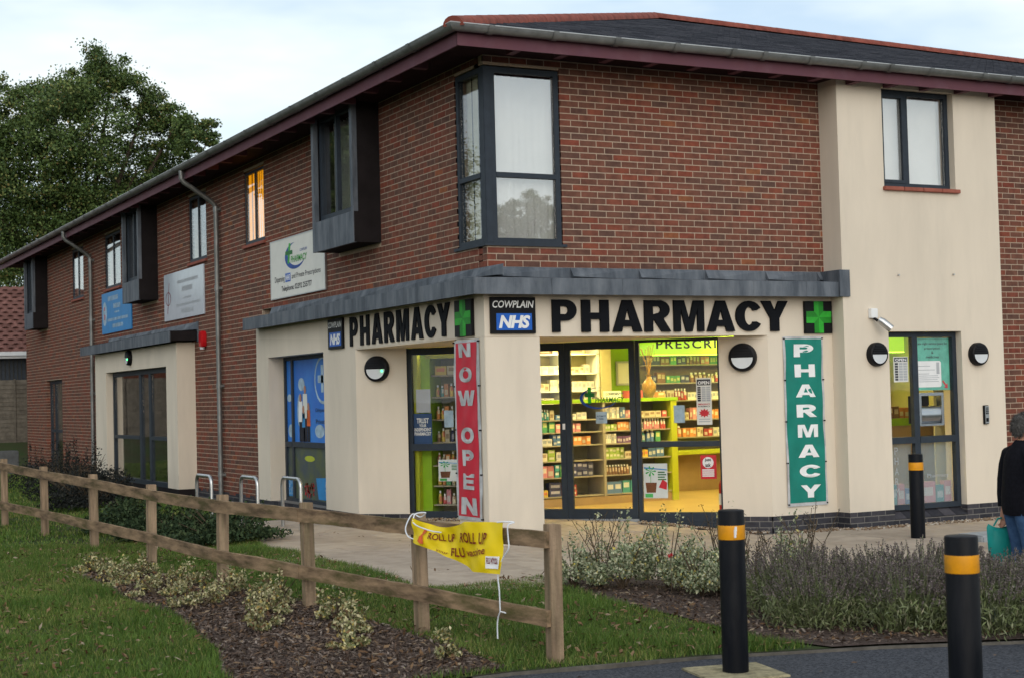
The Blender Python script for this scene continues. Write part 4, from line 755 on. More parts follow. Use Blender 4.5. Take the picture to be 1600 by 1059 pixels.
# ------------------------------------------------------------------ inside the shop
FZ, CZ = -.085, 2.42
room = [(3.58,.22),(10.5,.22),(10.5,5.6),(.30,5.6),(.30,3.50)]
mb = MB(); mb.prism(room, FZ-.1, FZ); mb.build('floor', MT['i_floor'], kind='structure')
mb = MB(); mb.prism(room, CZ, CZ+.05); mb.build('ceiling', MT['ceil'], kind='structure')
mb = MB(); mb.box(.18,10.6,5.6,5.7,FZ,CZ); mb.build('wall_back', MT['i_wall'], kind='structure')
mb = MB(); mb.box(10.5,10.6,.2,5.6,FZ,CZ); mb.build('wall_end', MT['i_wall'], kind='structure')
mb = MB(); mb.box(.28,.30,3.6,5.6,FZ,CZ); mb.build('wall_side', MT['i_wall'], kind='structure')
mb = MB(); mb.box(3.5,5.46,.201,.22,FZ,CZ); mb.box(6.7,10.5,.201,.22,FZ,CZ); mb.box(5.46,6.7,.0,.22,2.19,CZ); mb.build('wall_front', MT['i_wall'], kind='structure')
def ceiling_light(x, y, d):
    t = thing('ceiling_light', (x,y,CZ-.03), 'square ceiling light panel '+d, 'light', 'ceiling light panels in the shop')
    m_ = MB(); m_.box(x-.3,x+.3,y-.3,y+.3,CZ-.008,CZ-.003); m_.build('diffuser', MT['panel'], t)
    m_ = MB(); m_.box(x-.32,x+.32,y-.32,y-.3,CZ-.02,CZ-.003); m_.box(x-.32,x+.32,y+.3,y+.32,CZ-.02,CZ-.003); m_.box(x-.32,x-.3,y-.3,y+.3,CZ-.02,CZ-.003); m_.box(x+.3,x+.32,y-.3,y+.3,CZ-.02,CZ-.003); m_.build('trim', MT['white'], t)
for x,y,d in ((1.28,3.25,'added close behind the narrow window to brighten the lime unit'),(1.6,3.9,'over the lime display unit'),(3.0,2.7,'just inside the entrance door'),(4.6,1.6,'above the wide pane'),(4.4,3.0,'in front of the vase counter'),(6.2,1.6,'over the lime topped cabinet'),(6.3,3.4,'in the middle of the shop floor'),(3.9,4.75,'before the pigeon-hole shelving'),(6.9,4.6,'before the PRESCRIPTIONS shelving'),(8.6,2.6,'at the far end of the shop')): ceiling_light(x,y,d)  # panel close behind the narrow window is added to brighten the lime unit
# counter display
cd_ = thing('counter_display', (3.5,3.85,FZ), 'long counter display of glass shelves facing the entrance, lime green top', 'display')
m_ = MB(); m_.box(2.0,4.74,4.06,4.10,FZ,1.36); m_.build('back_panel', MT['shelf_back'], cd_)
m_ = MB(); m_.box(2.0,4.74,3.60,4.06,FZ,.03); m_.build('plinth', MT['counter'], cd_)
m_ = MB(); m_.box(1.98,4.86,3.56,4.14,1.37,1.42); m_.build('counter_top', MT['lime'], cd_)
m_ = MB(); m_.box(4.74,4.84,3.57,4.12,FZ,1.37); m_.build('end_panel', MT['lime_y'], cd_)
for x in (2.0,3.60): m_ = MB(); m_.box(x-.02,x+.02,3.575,4.05,.03,1.37); m_.build('divider', MT['shelf'], cd_)
SH = [1.14,.965,.78,.56,.33,.06]
for z in SH: m_ = MB(); m_.box(2.0,4.74,3.60,4.05,z-.018,z); m_.build('shelf', MT['shelf'], cd_)
_box = {}
def carton(x, y, z, w, d, h, col, label, group, name='carton', rz=0):
    if 'b' not in _box:
        q = MB(); q.box(-.5,.5,-.5,.5,0,1); me = bpy.data.meshes.new('carton'); me.from_pydata(q.V,[],q.F); _box['b'] = me
    k = ('c',col)
    if k not in _box: me = _box['b'].copy(); me.materials.append(CART[col]); _box[k] = me
    o = bpy.data.objects.new(name, _box[k]); COL.objects.link(o); o.location = (x,y,z); o.scale = (w,d,h); o.rotation_euler = (0,0,rz); ABS[o] = Vector((x,y,z))
    return tag(o, label, name if name != 'carton' else 'carton', group)
def bottle(x, y, z, r, h, col, capm, label, group):
    k = ('bt', col, capm)
    if k not in _box:
        q = MB(); q.lathe([(.8,0),(1,.04),(1,.6),(.75,.72),(.4,.78),(.4,.82)],10,0); q.lathe([(.5,.82),(.5,1.0)],10,1)
        me = bpy.data.meshes.new('bottle'); me.from_pydata(q.V,[],q.F); me.polygons.foreach_set('material_index', q.MI); me.materials.append(CART[col]); me.materials.append(MT[capm]); _box[k] = me
    o = bpy.data.objects.new('bottle', _box[k]); COL.objects.link(o); o.location = (x,y,z); o.scale = (r,r,h); ABS[o] = Vector((x,y,z)); return tag(o, label, 'bottle', group)
ORD = ['top','second','third','fourth','fifth','bottom']
NTH = ['first','second','third','fourth','fifth','sixth','seventh','eighth','ninth','tenth','eleventh','twelfth','thirteenth','fourteenth','fifteenth']
_cnt = {}
def nth(key, many):
    k = _cnt.get(key, 0); _cnt[key] = k+1
    return NTH[min(k,14)]+' ' if many else ''
def fill(x0, x1, y, z, items, where, ydep=.1):     # items: (colour, width, height, n, stack, kind)
    x = x0; tot = {}
    items = [(c_,w_*.82,h_,max(n_,round(n_*1.2)),s_,k_) for c_,w_,h_,n_,s_,k_ in items]
    for col,w,h,n,st,kind in items: tot[(col,kind)] = tot.get((col,kind),0)+n
    for col,w,h,n,st,kind in items:
        for i in range(n):
            if x+w > x1: return
            od = nth((col,kind,where), tot[(col,kind)] > 1)
            for s_ in range(st):
                pos = '' if st == 1 else ('lower ' if s_ == 0 else 'upper ')
                if kind == 'b': bottle(x+w/2, y+w/2, z, w*.46, h, col, 'white' if col != 'navy' else 'black', f'{od}{col} bottle along {where}', f'bottles {where}')
                else: carton(x+w/2, y+ydep/2+random.uniform(0,.02), z+s_*h, w*.95, ydep, h*.97, col, f'{od}{pos}{col} carton along {where}', f'cartons {where}')
            x += w
        x += .015
def wh(i, d): return f'the {ORD[i]} shelf of the {d}'
D1, D2 = 'counter display behind the door', 'counter display near the vase'
ya = 3.62
fill(2.36,3.56,ya,SH[0],[('white',.07,.15,2,1,'c'),('pink',.075,.19,1,1,'b'),('teal',.05,.15,3,1,'b'),('cream',.09,.14,1,1,'c'),('blue',.22,.07,1,1,'c'),('white',.17,.08,1,1,'c'),('white',.1,.1,2,1,'c')],wh(0,D1))
fill(2.36,3.56,ya,SH[1],[('lime',.1,.15,2,1,'c'),('green',.1,.16,2,1,'c'),('green',.12,.15,1,1,'c'),('pink',.10,.12,4,1,'c')],wh(1,D1))
fill(2.36,3.56,ya,SH[2],[('white',.1,.10,4,1,'c'),('blue',.075,.075,3,2,'c'),('orange',.085,.12,4,1,'c')],wh(2,D1))
fill(2.36,3.56,ya,SH[3],[('cream',.2,.12,2,1,'c'),('lime',.14,.08,1,2,'c'),('white',.16,.13,1,1,'c'),('white',.12,.1,1,1,'c')],wh(3,D1))
fill(2.36,3.56,ya,SH[4],[('pink',.13,.17,3,1,'c'),('teal',.09,.09,1,2,'c'),('green',.09,.09,1,2,'c'),('lime',.09,.09,1,2,'c'),('navy',.11,.1,3,2,'c')],wh(4,D1))
fill(2.36,3.56,ya,SH[5],[('yellow',.28,.22,1,1,'c'),('yellow',.1,.1,1,1,'c'),('navy',.25,.10,1,2,'c'),('red',.14,.08,2,2,'c')],wh(5,D1))
fill(3.64,4.72,ya,SH[0],[('white',.05,.16,5,1,'c'),('blue',.05,.16,2,1,'c'),('pink',.06,.11,3,1,'c'),('cream',.12,.09,3,1,'c'),('red',.1,.09,1,1,'c'),('cream',.12,.09,2,1,'c')],wh(0,D2))
fill(3.64,4.72,ya,SH[1],[('lime',.06,.09,3,1,'c'),('orange',.06,.12,3,1,'c'),('white',.055,.15,4,1,'b'),('pink',.055,.15,5,1,'b'),('red',.055,.14,3,1,'b')],wh(1,D2))
fill(3.64,4.72,ya,SH[2],[('white',.045,.14,4,1,'c'),('purple',.06,.1,4,1,'c'),('orange',.09,.15,1,1,'b'),('teal',.085,.17,2,1,'b'),('blue',.085,.18,2,1,'b'),('green',.1,.15,1,1,'c')],wh(2,D2))
fill(3.64,4.72,ya,SH[3],[('lime',.075,.08,4,2,'c'),('cream',.08,.1,2,1,'c'),('yellow',.075,.11,3,1,'c'),('blue',.08,.13,3,1,'c')],wh(3,D2))
fill(3.64,4.72,ya,SH[4],[('brown',.06,.14,7,1,'b'),('white',.1,.11,2,1,'c'),('pink',.07,.12,3,1,'c'),('lime',.07,.12,2,1,'c')],wh(4,D2))
fill(3.64,4.72,ya,SH[5],[('blue',.16,.17,2,1,'c'),('teal',.16,.18,2,1,'c'),('white',.15,.15,1,1,'c'),('blue',.15,.16,1,1,'c')],wh(5,D2))
# on the counter
t = thing('vase', (4.52,3.8,1.42), 'bulbous ochre pierced vase on the lime counter top', 'vase')
m_ = MB(); m_.lathe([(r_,1.42+h_) for r_,h_ in ((.05,0),(.055,.01),(.085,.07),(.105,.15),(.10,.2),(.06,.255),(.032,.285),(.03,.31),(.05,.335),(.045,.335),(.026,.31))],20,axis=lambda x,y,h:(4.52+x,3.8+y,h),cap=False); m_.build('body', MT['vase'], t, smooth=True)
m_ = MB()
for k in range(9):
    a = random.uniform(0,6.28); m_.tube([(4.52,3.8,1.7),(4.52+.05*math.cos(a),3.8+.05*math.sin(a),1.95),(4.52+.12*math.cos(a),3.8+.12*math.sin(a),2.12+random.uniform(-.05,.1))],.004,4)
m_.build('dried_twigs', MT['vase'], t)
carton(4.2,3.75,1.42,.26,.14,.11,'red','flat red box on the lime counter beside the vase','red box on the counter'); carton(4.76,3.9,1.42,.12,.1,.08,'orange','small orange carton on the lime counter end','orange carton on the counter')
t = thing('counter_sign', (3.9,3.8,1.42), 'small white desk sign on the lime counter', 'sign'); m_ = MB(); m_.box(3.72,4.02,3.78,3.80,1.42,1.53); m_.build('sign_board', MT['cream_print'], t)
m_ = MB(Fr((0,3.778,0),(1,0,0))); put(m_,text_geo('COWPLAIN',.01),3.76,3.98,1.47,1.50,.0005); m_.build('lettering', MT['dark_print'], t)
# pigeon-hole shelving behind the counter
ps = thing('dispensary_shelving', (3.8,5.3,FZ), 'white pigeon-hole shelving stocked with packets behind the counter', 'shelving')
m_ = MB(); m_.box(2.6,4.52,5.56,5.595,FZ,2.25); m_.build('back_panel', MT['i_wall'], ps)
for x in (2.6,3.2,3.85,4.5): m_ = MB(); m_.box(x-.02,x+.02,5.22,5.56,1.0,2.25); m_.build('divider', MT['white'], ps)
for z in (1.05,1.32,1.55,1.82,2.12): m_ = MB(); m_.box(2.6,4.52,5.22,5.56,z-.02,z); m_.build('shelf', MT['white'], ps)
D3 = 'of the white pigeon-hole shelving'
for z,lst in ((1.32,[('white',.1,.13,5,1,'c'),('cream',.12,.1,4,1,'c'),('white',.09,.15,5,1,'c')]),(1.55,[('cream',.1,.12,4,1,'c'),('white',.08,.18,4,1,'c'),('white',.09,.15,8,1,'c')]),(1.82,[('brown',.1,.12,2,1,'c'),('white',.13,.12,3,1,'c'),('cream',.1,.1,4,1,'c'),('white',.11,.14,5,1,'c')]),(2.12,[('brown',.28,.1,2,1,'c'),('cream',.35,.1,2,1,'c')])):
    fill(3.24,4.46,5.26,z,lst,f'the {["lower","middle","upper","top"][[1.32,1.55,1.82,2.12].index(z)]} shelf {D3}')
m_ = MB(); m_.box(4.54,4.72,5.2,5.58,FZ,2.2); m_.build('pilaster', MT['i_wall'], None, 'beige square post beside the pigeon-hole shelving', 'post')
m_ = MB(); m_.box(4.74,5.35,5.5,5.59,FZ,CZ-.01); m_.build('lime_partition', MT['lime'], None, 'lime green wall partition behind the counter', 'partition')
t = thing('framed_certificate', (5.1,5.48,1.6), 'grey framed certificate on the lime green panel', 'picture frame'); m_ = MB(); m_.box(4.98,5.32,5.47,5.49,1.62,2.0); m_.build('frame', MT['grey_print'], t)
m_ = MB(); m_.box(5.01,5.29,5.462,5.47,1.65,1.97); m_.build('paper', MT['cream_print'], t)
# prescription shelves at the back
bs_ = thing('prescription_shelving', (7,5.4,FZ), 'tall dark-backed medicine shelving under the lime lit PRESCRIPTIONS sign', 'shelving')
m_ = MB(); m_.box(5.36,10.4,5.52,5.58,FZ,2.1); m_.build('back_panel', MT['shelf_back'], bs_)
LV = [1.93,1.64,1.36,1.05,.77]
for z in LV: m_ = MB(); m_.box(5.36,10.4,5.25,5.52,z-.018,z); m_.build('shelf', MT['shelf'], bs_)
m_ = MB(); m_.box(5.36,10.4,4.95,5.5,.50,.555); m_.build('bench_top', MT['lime_y'], bs_)
m_ = MB(); m_.box(5.4,10.4,5.2,5.5,FZ,.5); m_.build('bench_front', MT['counter'], bs_)
m_ = MB(); m_.box(5.36,10.4,4.9,5.55,2.08,CZ-.01); m_.build('bulkhead', MT['lime_sign'], bs_)
m_ = MB(); m_.box(5.36,10.4,4.90,5.0,2.066,2.079); m_.build('light_strip', MT['limelight'], bs_)
m_ = MB(Fr((0,4.897,0),(1,0,0))); put(m_,text_geo('PRESCRIPTIONS',.02,0,1.25),5.37,7.62,2.17,2.31,.001); m_.build('lettering', MT['letter_black'], bs_)
pal = ['red','orange','cream','white','orange','pink','yellow','cream','green','white']
D4 = 'of the tall PRESCRIPTIONS shelving'
for i,z in enumerate(LV):
    x = 5.42+.05*i; lst = []
    for k in range(9):
        c_ = pal[(k*3+i*2)%10] if not (i < 2 and k < 5) else ('navy','brown','green','navy','brown')[k%5]
        lst.append((c_, random.choice((.07,.08,.1)), random.uniform(.11,.19), random.choice((2,3)), 1, random.choice('cccb')))
    fill(x, 7.15, 5.27, z, lst, f'the {["top","second","third","fourth","bottom"][i]} shelf {D4}')
t = thing('pedestal_table', (7.0,4.6,FZ), 'small round table on a lime pedestal near the back bench', 'table')
m_ = MB(); m_.lathe([(.25,.56),(.26,.575),(.25,.59)],20,axis=lambda x,y,h:(7.0+x,4.6+y,h)); m_.build('table_top', MT['dark_print'], t, smooth=True)
m_ = MB(); m_.lathe([(.035,FZ+.02),(.03,.56)],12,axis=lambda x,y,h:(7.0+x,4.6+y,h)); m_.build('pedestal', MT['lime_y'], t, smooth=True); m_ = MB(); m_.lathe([(.18,FZ),(.18,FZ+.012),(.04,FZ+.03)],16,axis=lambda x,y,h:(7.0+x,4.6+y,h)); m_.build('foot', MT['lime_y'], t, smooth=True)
p = DIAG.p(2.13,0,-.20); t = thing('fire_extinguisher', (p.x,p.y,FZ), 'red fire extinguisher standing inside the corner of the wide pane', 'extinguisher')
m_ = MB(); m_.lathe([(.075,FZ),(.08,FZ+.02),(.08,FZ+.4),(.06,FZ+.46),(.025,FZ+.49)],16,axis=lambda x,y,h:(p.x+x,p.y+y,h)); m_.build('cylinder', MT['fire_red'], t, smooth=True)
m_ = MB(); m_.box(p.x-.02,p.x+.02,p.y-.06,p.y+.06,FZ+.49,FZ+.54); m_.build('handle', MT['black'], t); m_ = MB(); m_.lathe([(.0815,FZ+.16),(.0815,FZ+.3)],16,axis=lambda x,y,h:(p.x+x,p.y+y,h),cap=False); m_.build('label_band', MT['cream_print'], t)
# lime display unit behind the narrow window
us_ = thing('lime_display_unit', tuple(DIAG.p(-1.5,FZ,-.4)), 'lime green shelf unit of remedies behind the narrow window', 'shelf unit')
def dbox(name, m, *a): q = MB(DIAG); q.box(*a); return q.build(name, m, us_)
dbox('side_panel', MT['lime'], -1.86,-1.80,FZ,2.12,-.75,-.30); dbox('side_panel', MT['lime'], -1.40,-1.30,FZ,2.12,-.75,-.30); dbox('back_panel', MT['shelf_back'], -1.80,-1.40,FZ,2.12,-.75,-.72)
dbox('header', MT['lime_y'], -1.86,-1.30,2.02,2.12,-.72,-.28); dbox('side_panel', MT['lime_y'], -2.0,-1.93,FZ,2.15,-.30,-.16); dbox('end_panel', MT['lime'], -1.93,-1.80,FZ,2.15,-.32,-.28)
ZU = [1.80,1.51,1.21,.91,.60,.33,.08]
for z in ZU: dbox('shelf', MT['shelf'], -1.80,-1.40,z-.02,z,-.72,-.34)
D5 = 'of the lime unit behind the narrow window'
for i,z in enumerate(ZU):
    u = -1.77
    for k in range(6):
        col = [['yellow','cream'],['yellow','teal','orange','yellow','yellow','cream'],['orange','yellow','orange','cream','brown','yellow'],['brown','yellow','cream','navy','yellow','brown'],['red','cream','orange','yellow','red','brown'],['yellow','orange','green','cream','yellow','red'],['yellow','red','pink','cream','yellow','brown']][i]
        col = col[k%len(col)]; w = .17 if i == 0 else .06; h = .12 if i == 0 else random.uniform(.13,.2)
        if u+w > -1.42: break
        q = DIAG.p(u+w/2,z,-.42); where = f'the {["top","second","third","fourth","fifth","sixth","bottom"][i]} shelf {D5}'; od = nth((col,i,k%3==2),col in ('yellow','orange','brown','red','cream'))
        if i == 0 or k%3 == 2: carton(q.x,q.y,z,w*.95,.06,h,col,f'{od}{col} carton along {where}',f'goods on {where}',rz=-math.pi/4)
        else: bottle(q.x,q.y,z,w*.42,h,col,'white',f'{od}{col} bottle along {where}',f'goods on {where}')
        u += w+.005
# behind the bay window
t = thing('night_hatch', (6.3,-.15,.9), 'brushed steel night service hatch set in the bay window', 'hatch')
m_ = MB(BAYF); m_.box(6.09,6.13,.97,1.40,-.26,-.165); m_.box(6.47,6.51,.97,1.40,-.26,-.165); m_.box(6.13,6.47,1.36,1.40,-.26,-.165); m_.box(6.13,6.47,.97,1.0,-.26,-.165); m_.build('hatch_frame', MT['chrome'], t)
m_ = MB(BAYF); m_.lathe([(.16,6.135),(.16,6.465)],20,axis=lambda x,y,h:(h,1.11+x*.75,-.24+y*.45)); m_.build('drum', MT['chrome'], t, smooth=True); m_ = MB(BAYF); m_.box(6.13,6.47,1.0,1.36,-.42,-.40); m_.build('back_plate', MT['dark_print'], t)
t = sheetobj('opening_hours', BAYF, 5.683,5.924,1.546,1.87,-.165,MT['cream_print'],'white OPEN hours card in the narrow pane of the bay window','sign'); hours(BAYF,5.683,5.924,1.546,1.87,-.163,t,red=False)
t = sheetobj('poster', BAYF, 6.06,6.625,1.431,2.106,-.165,MT['mint'],'mint green late night service point poster in the bay window')
mb = MB(BAYF); c = -.163
for s_,b0,b1,wd in (('Late night service point for',2.01,2.05,.52),('prescription',1.95,1.985,.27),('&',1.90,1.935,.04),('medicines',1.845,1.88,.22)): put(mb,text_geo(s_,.015),6.34-wd/2,6.34+wd/2,b0,b1,c,0)
mb.prism([(6.06,1.49),(6.08,1.47),(6.46,1.47),(6.48,1.49),(6.48,1.79),(6.46,1.81),(6.08,1.81),(6.06,1.79)],c-.001,c,1)
for k,wd in enumerate((.36,.34,.37,.35,.2,0,.3,0,.22)):
    if wd: mb.quad((6.075,1.54+.025*k,c+.001),(6.075+wd,1.54+.025*k,c+.001),(6.075+wd,1.548+.025*k,c+.001),(6.075,1.548+.025*k,c+.001),2)
mb.quad((6.40,1.64,c+.001),(6.45,1.64,c+.001),(6.45,1.79,c+.001),(6.40,1.79,c+.001),2); mb.prism([(6.49,1.54),(6.51,1.56),(6.56,1.50),(6.58,1.52),(6.585,1.45),(6.52,1.46),(6.545,1.48)],c,c+.001,3)
mb.build('print',[MT['dark_print'],MT['white'],MT['grey_print'],MT['red']],t)
ba = thing('low_cabinet', (6.3,.9,FZ), 'lime edged cabinet with gold packets behind the bay window', 'cabinet'); m_ = MB(); m_.box(5.5,7.9,1.0,1.5,FZ,.95); m_.build('carcass', MT['counter'], ba); m_ = MB(); m_.box(5.48,7.92,.98,1.52,.95,1.05); m_.build('cabinet_top', MT['lime'], ba)
fill(5.9,7.8,1.05,1.05,[('yellow',.11,.13,5,1,'c'),('brown',.12,.17,3,1,'c'),('orange',.1,.15,4,1,'c'),('cream',.12,.13,3,1,'c')],'the lime topped cabinet behind the bay window')
for q_,(a,col,w_,h_) in enumerate(((5.56,'teal',.14,.26),(5.71,'pink',.12,.26),(5.84,'blue',.1,.2),(6.05,'pink',.3,.27),(6.36,'teal',.13,.22),(6.5,'pink',.12,.27))):
    carton(a+w_/2,-.12,-.02,w_*.97,.08,h_,col,f'{NTH[q_]} pack along, {col}, behind the frosted lower panes of the bay',f'packs behind the frosted bay panes')
mb = MB(BAYF)
for k,chh in enumerate('PHARM'): put(mb,text_geo(chh,.0),5.66,5.72,.62-.13*k,.71-.13*k,-.1785)
put(mb,text_geo('Pharmacy',.0),6.2,6.56,.29,.35,-.1785); mb.build('lettering', MT['grey_print'], w4)

# ------------------------------------------------------------------ signs and fittings on the outside
F12 = Fr((0,-FY,0),(1,0,0)); S12 = Fr((-FY,0,0),(0,-1,0))
LX = [.728,1.046,1.114,1.479,1.531,1.934,1.969,2.336,2.381,2.812,2.854,3.261,3.28,3.647,3.662,4.066]
def big_sign(fr, a0, a1, b0, b1, label, inset=0, dsc=.6):
    t = thing('shop_name_letters', tuple(fr.p((a0+a1)/2,b0,0)), label, 'sign')
    for i,chh in enumerate('PHARMACY'):
        p,q = [a0+(v-LX[0])/(LX[-1]-LX[0])*(a1-a0) for v in LX[2*i:2*i+2]]
        m_ = MB(fr); put(m_, glyph_geo(chh,.05,.32 if chh not in 'A' else .30,.2), p+inset,q-inset,b0,b1,.004,depth_scale=dsc); m_.build('letter', MT['letter_black'], t)
big_sign(F12, .735, 4.066, 2.206, 2.575, 'black raised PHARMACY letters over the entrance on the front fascia')
big_sign(S12, -3.93, -.73, 2.212, 2.60, 'black raised PHARMACY letters on the side fascia above the narrow window', .018, .3)
def nhs_sign(fr, a0, a1, b0, b1, label):
    t = thing('nameplate_sign', tuple(fr.p((a0+a1)/2,b0,0)), label, 'sign'); w,h = a1-a0,b1-b0
    m_ = MB(fr); m_.box(a0,a1,b0,b1,.002,.035); m_.build('board', MT['black'], t, bevel=.003)
    m_ = MB(fr); put(m_,text_geo('COWPLAIN',.02,.2),a0+.04*w,a1-.04*w,b0+.70*h,b0+.90*h,.037); m_.build('lettering', MT['white'], t)
    m_ = MB(fr); m_.box(a0+.12*w,a1-.09*w,b0+.09*h,b0+.55*h,.035,.038); m_.build('panel', MT['nhs_blue'], t)
    m_ = MB(fr); put(m_,text_geo('NHS',.045,.22,.92),a0+.17*w,a1-.13*w,b0+.14*h,b0+.50*h,.040); m_.build('lettering', MT['white'], t)
nhs_sign(F12,-.055,.515,2.192,2.60,'black COWPLAIN nameplate with a blue NHS panel on the front fascia by the corner')
nhs_sign(S12,-4.69,-4.14,2.20,2.61,'black COWPLAIN nameplate with a blue NHS panel on the side fascia')
def cross_sign(fr, a0, a1, b0, b1, label):
    t = thing('pharmacy_cross_sign', tuple(fr.p((a0+a1)/2,b0,0)), label, 'sign')
    m_ = MB(fr); m_.box(a0,a1,b0,b1,.002,.04); m_.build('board', MT['black'], t, bevel=.003)
    cu,cv = (a0+a1)/2,(b0+b1)/2; L,q = .46*(a1-a0),.17*(a1-a0); c = .043; mb = MB(fr)
    for k in range(4):
        ca,sa = math.cos(k*math.pi/2),math.sin(k*math.pi/2)
        f_ = lambda x,y: (cu+x*ca-y*sa, cv+x*sa+y*ca, c)
        mb.add([f_(0,0),f_(q,q),f_(L,q),f_(L,0)],[(3,2,1,0)],0); mb.add([f_(0,0),f_(L,0),f_(L,-q),f_(q,-q)],[(3,2,1,0)],1)
        mb.add([f_(0,0),f_(q,0),f_(q,q)],[(0,1,2)],2) if False else None
    mb.build('cross', [MT['bright_green'],MT['mid_green']], t)
cross_sign(F12,4.32,4.745,2.175,2.575,'black square sign with a green pinwheel cross on the front fascia')
cross_sign(S12,-.573,-.125,2.185,2.60,'black square sign with a green pinwheel cross on the side fascia')
def banner(fr, a0, a1, b0, b1, word, m, hem, cells_, label, wide, dents):
    t = thing('hanging_banner', tuple(fr.p((a0+a1)/2,b0,0)), label, 'banner')
    def df(a,b): 
        x,y = (a-a0)/(a1-a0),(b-b0)/(b1-b0)
        return .014+.006*math.sin(7*x+dents*9*y)*math.sin(3.1*y*dents+1)+.004*math.sin(15*x-21*y)
    nx,ny = 12,60
    def edge(y, s): return .012*math.sin(y*9+s*2)+.008*math.sin(y*23+s)
    for nm,mm,i0,i1,j0,j1,off in (('hem',hem,0,1,0,1,0),('cloth',m,.045 if wide else .075,.955 if wide else .90,.02,.985,.003)):
        mb = MB(fr); P = []
        for j in range(ny+1):
            for i in range(nx+1):
                y = j0+(j1-j0)*j/ny; x = i0+(i1-i0)*i/nx; a = a0+(a1-a0)*x+(edge(y,i)*.4 if nm == 'cloth' and i in (0,nx) else 0); b = b0+(b1-b0)*y
                P.append((a,b,df(a,b)+off))
        mb.add(P,[(j*(nx+1)+i,j*(nx+1)+i+1,(j+1)*(nx+1)+i+1,(j+1)*(nx+1)+i) for j in range(ny) for i in range(nx)]); mb.build(nm, MT[mm] if isinstance(mm,str) else mm, t, smooth=True)
    for chh,(x0,x1,y0,y1) in zip(word, cells_):
        m_ = MB(fr); w_,h_ = a1-a0,b1-b0; put(m_,glyph_geo(chh,0,.30,.24),a0+x0*w_,a0+x1*w_,b0+y0*h_,b0+y1*h_,.0075,deform=df); m_.build('letter', MT['white'] if wide else MT['banner_grey'], t)
    for k in range(5):
        for a in (a0+.012,a1-.012): m_ = MB(fr); m_.box(a-.008,a+.008,b0+(b1-b0)*(.012+.244*k)-.008,b0+(b1-b0)*(.012+.244*k)+.008,.0,.03); m_.build('fixing', MT['black'], t)
gy = [(.875,.945),(.725,.795),(.58,.66),(.44,.51),(.31,.385),(.19,.265),(.075,.155),(.0,.0)]
gc = [(.27,.74,.872,.948),(.24,.77,.742,.825),(.23,.79,.612,.70),(.25,.77,.487,.57),(.22,.82,.363,.445),(.24,.80,.238,.32),(.27,.79,.120,.21),(.24,.83,.03,.085)]
gc = [(.25+.01*i,.76+.01*i,.955-.119*i-.075,.955-.119*i) for i in range(8)]
banner(F12,3.986,4.60,.045,2.138,'PHARMACY','banner_green',MT['banner_grey'],gc,'green vertical PHARMACY banner hung on the cream wall beside the entrance',True,1)
rc = [(.22,.70,.905,.982),(.20,.74,.765,.85),(.16,.82,.635,.72),(.24,.76,.425,.515),(.28,.72,.30,.39),(.27,.74,.17,.258),(.20,.80,.03,.125)]
banner(S12,-.665,-.005,.10,2.145,'NOWOPEN','banner_red',MT['banner_grey'],rc,'red vertical NOW OPEN banner hung on the corner column',False,1.6)
# bulkhead lamps
def lamp(fr, u, v, r, label, led=False, group='round half-shuttered wall lamps'):
    t = thing('wall_lamp', tuple(fr.p(u,v,0)), label, 'lamp', group)
    ax = lambda x,y,h: (u+x, v+y, h)
    m_ = MB(fr); m_.lathe([(r,0),(r,.05),(r*.94,.075),(r*.80,.085),(r*.78,.08)],32,axis=ax); m_.build('housing', MT['black'], t, smooth=True)
    n = 20; rr = r*.76; m_ = MB(fr); m_.add([(u+rr*math.cos(math.pi+math.pi*k/n),v-.004+rr*math.sin(math.pi+math.pi*k/n),.084) for k in range(n+1)],[tuple(range(n+1))]); m_.build('lens', MT['lens'], t)
    for k in range(4):
        b = v+.012+k*r*.19; w_ = math.sqrt(max(0,(r*.8)**2-(b-v)**2)); m_ = MB(fr); m_.add([(u-w_,b,.096),(u+w_,b,.096),(u+w_*.93,b+r*.17,.084),(u-w_*.93,b+r*.17,.084)],[(0,1,2,3)]); m_.build('louvre', MT['black'], t)
    if led: m_ = MB(fr); m_.lathe([(.014,.086),(.012,.096)],10,axis=lambda x,y,h:(u+rr*.72+x,v-.03+y,h)); m_.build('indicator', MT['led'], t)
lamp(DIAG,2.437,1.897,.175,'round black wall lamp on the angled wall between entrance and green banner')
lamp(DIAG,-2.43,1.90,.172,'round black wall lamp with a green indicator light near the narrow window',True)
lamp(BAYF,5.252,1.90,.15,'round black wall lamp below the security camera'); lamp(BAYF,6.951,1.885,.15,'round black wall lamp above the door keypad')
lamp(Fr((-.34,0,0),(0,-1,0)),-15.2,2.44,.15,'round black wall lamp over the side porch doors',True)
t = thing('security_camera', tuple(BAYF.p(5.21,2.3,0)), 'small silver security camera with a white junction box', 'camera')
m_ = MB(BAYF); m_.box(5.155,5.265,2.35,2.47,0,.06); m_.build('junction_box', MT['white'], t, bevel=.006)
m_ = MB(W); a = BAYF.p(5.22,2.34,.05); b = BAYF.p(5.24,2.29,.12); m_.tube([BAYF.p(5.21,2.36,.04),a,BAYF.p(5.25,2.30,.10)],.018,8); m_.build('bracket', MT['black'], t, smooth=True)
m_ = MB(W); m_.tube([BAYF.p(5.24,2.33,.10),BAYF.p(5.27,2.30,.13),BAYF.p(5.35,2.205,.20)],[.04,.05,.05],14); m_.build('camera_body', MT['steel'], t, smooth=True)
t = thing('door_keypad', tuple(BAYF.p(7.06,.97,0)), 'slim silver door entry keypad beside the brick wall', 'keypad')
m_ = MB(BAYF); m_.box(7.02,7.10,.97,1.215,0,.03); m_.build('backplate', MT['black'], t, bevel=.004); m_ = MB(BAYF); m_.box(7.032,7.098,.98,1.205,.03,.036); m_.build('faceplate', MT['steel'], t)
m_ = MB(BAYF)
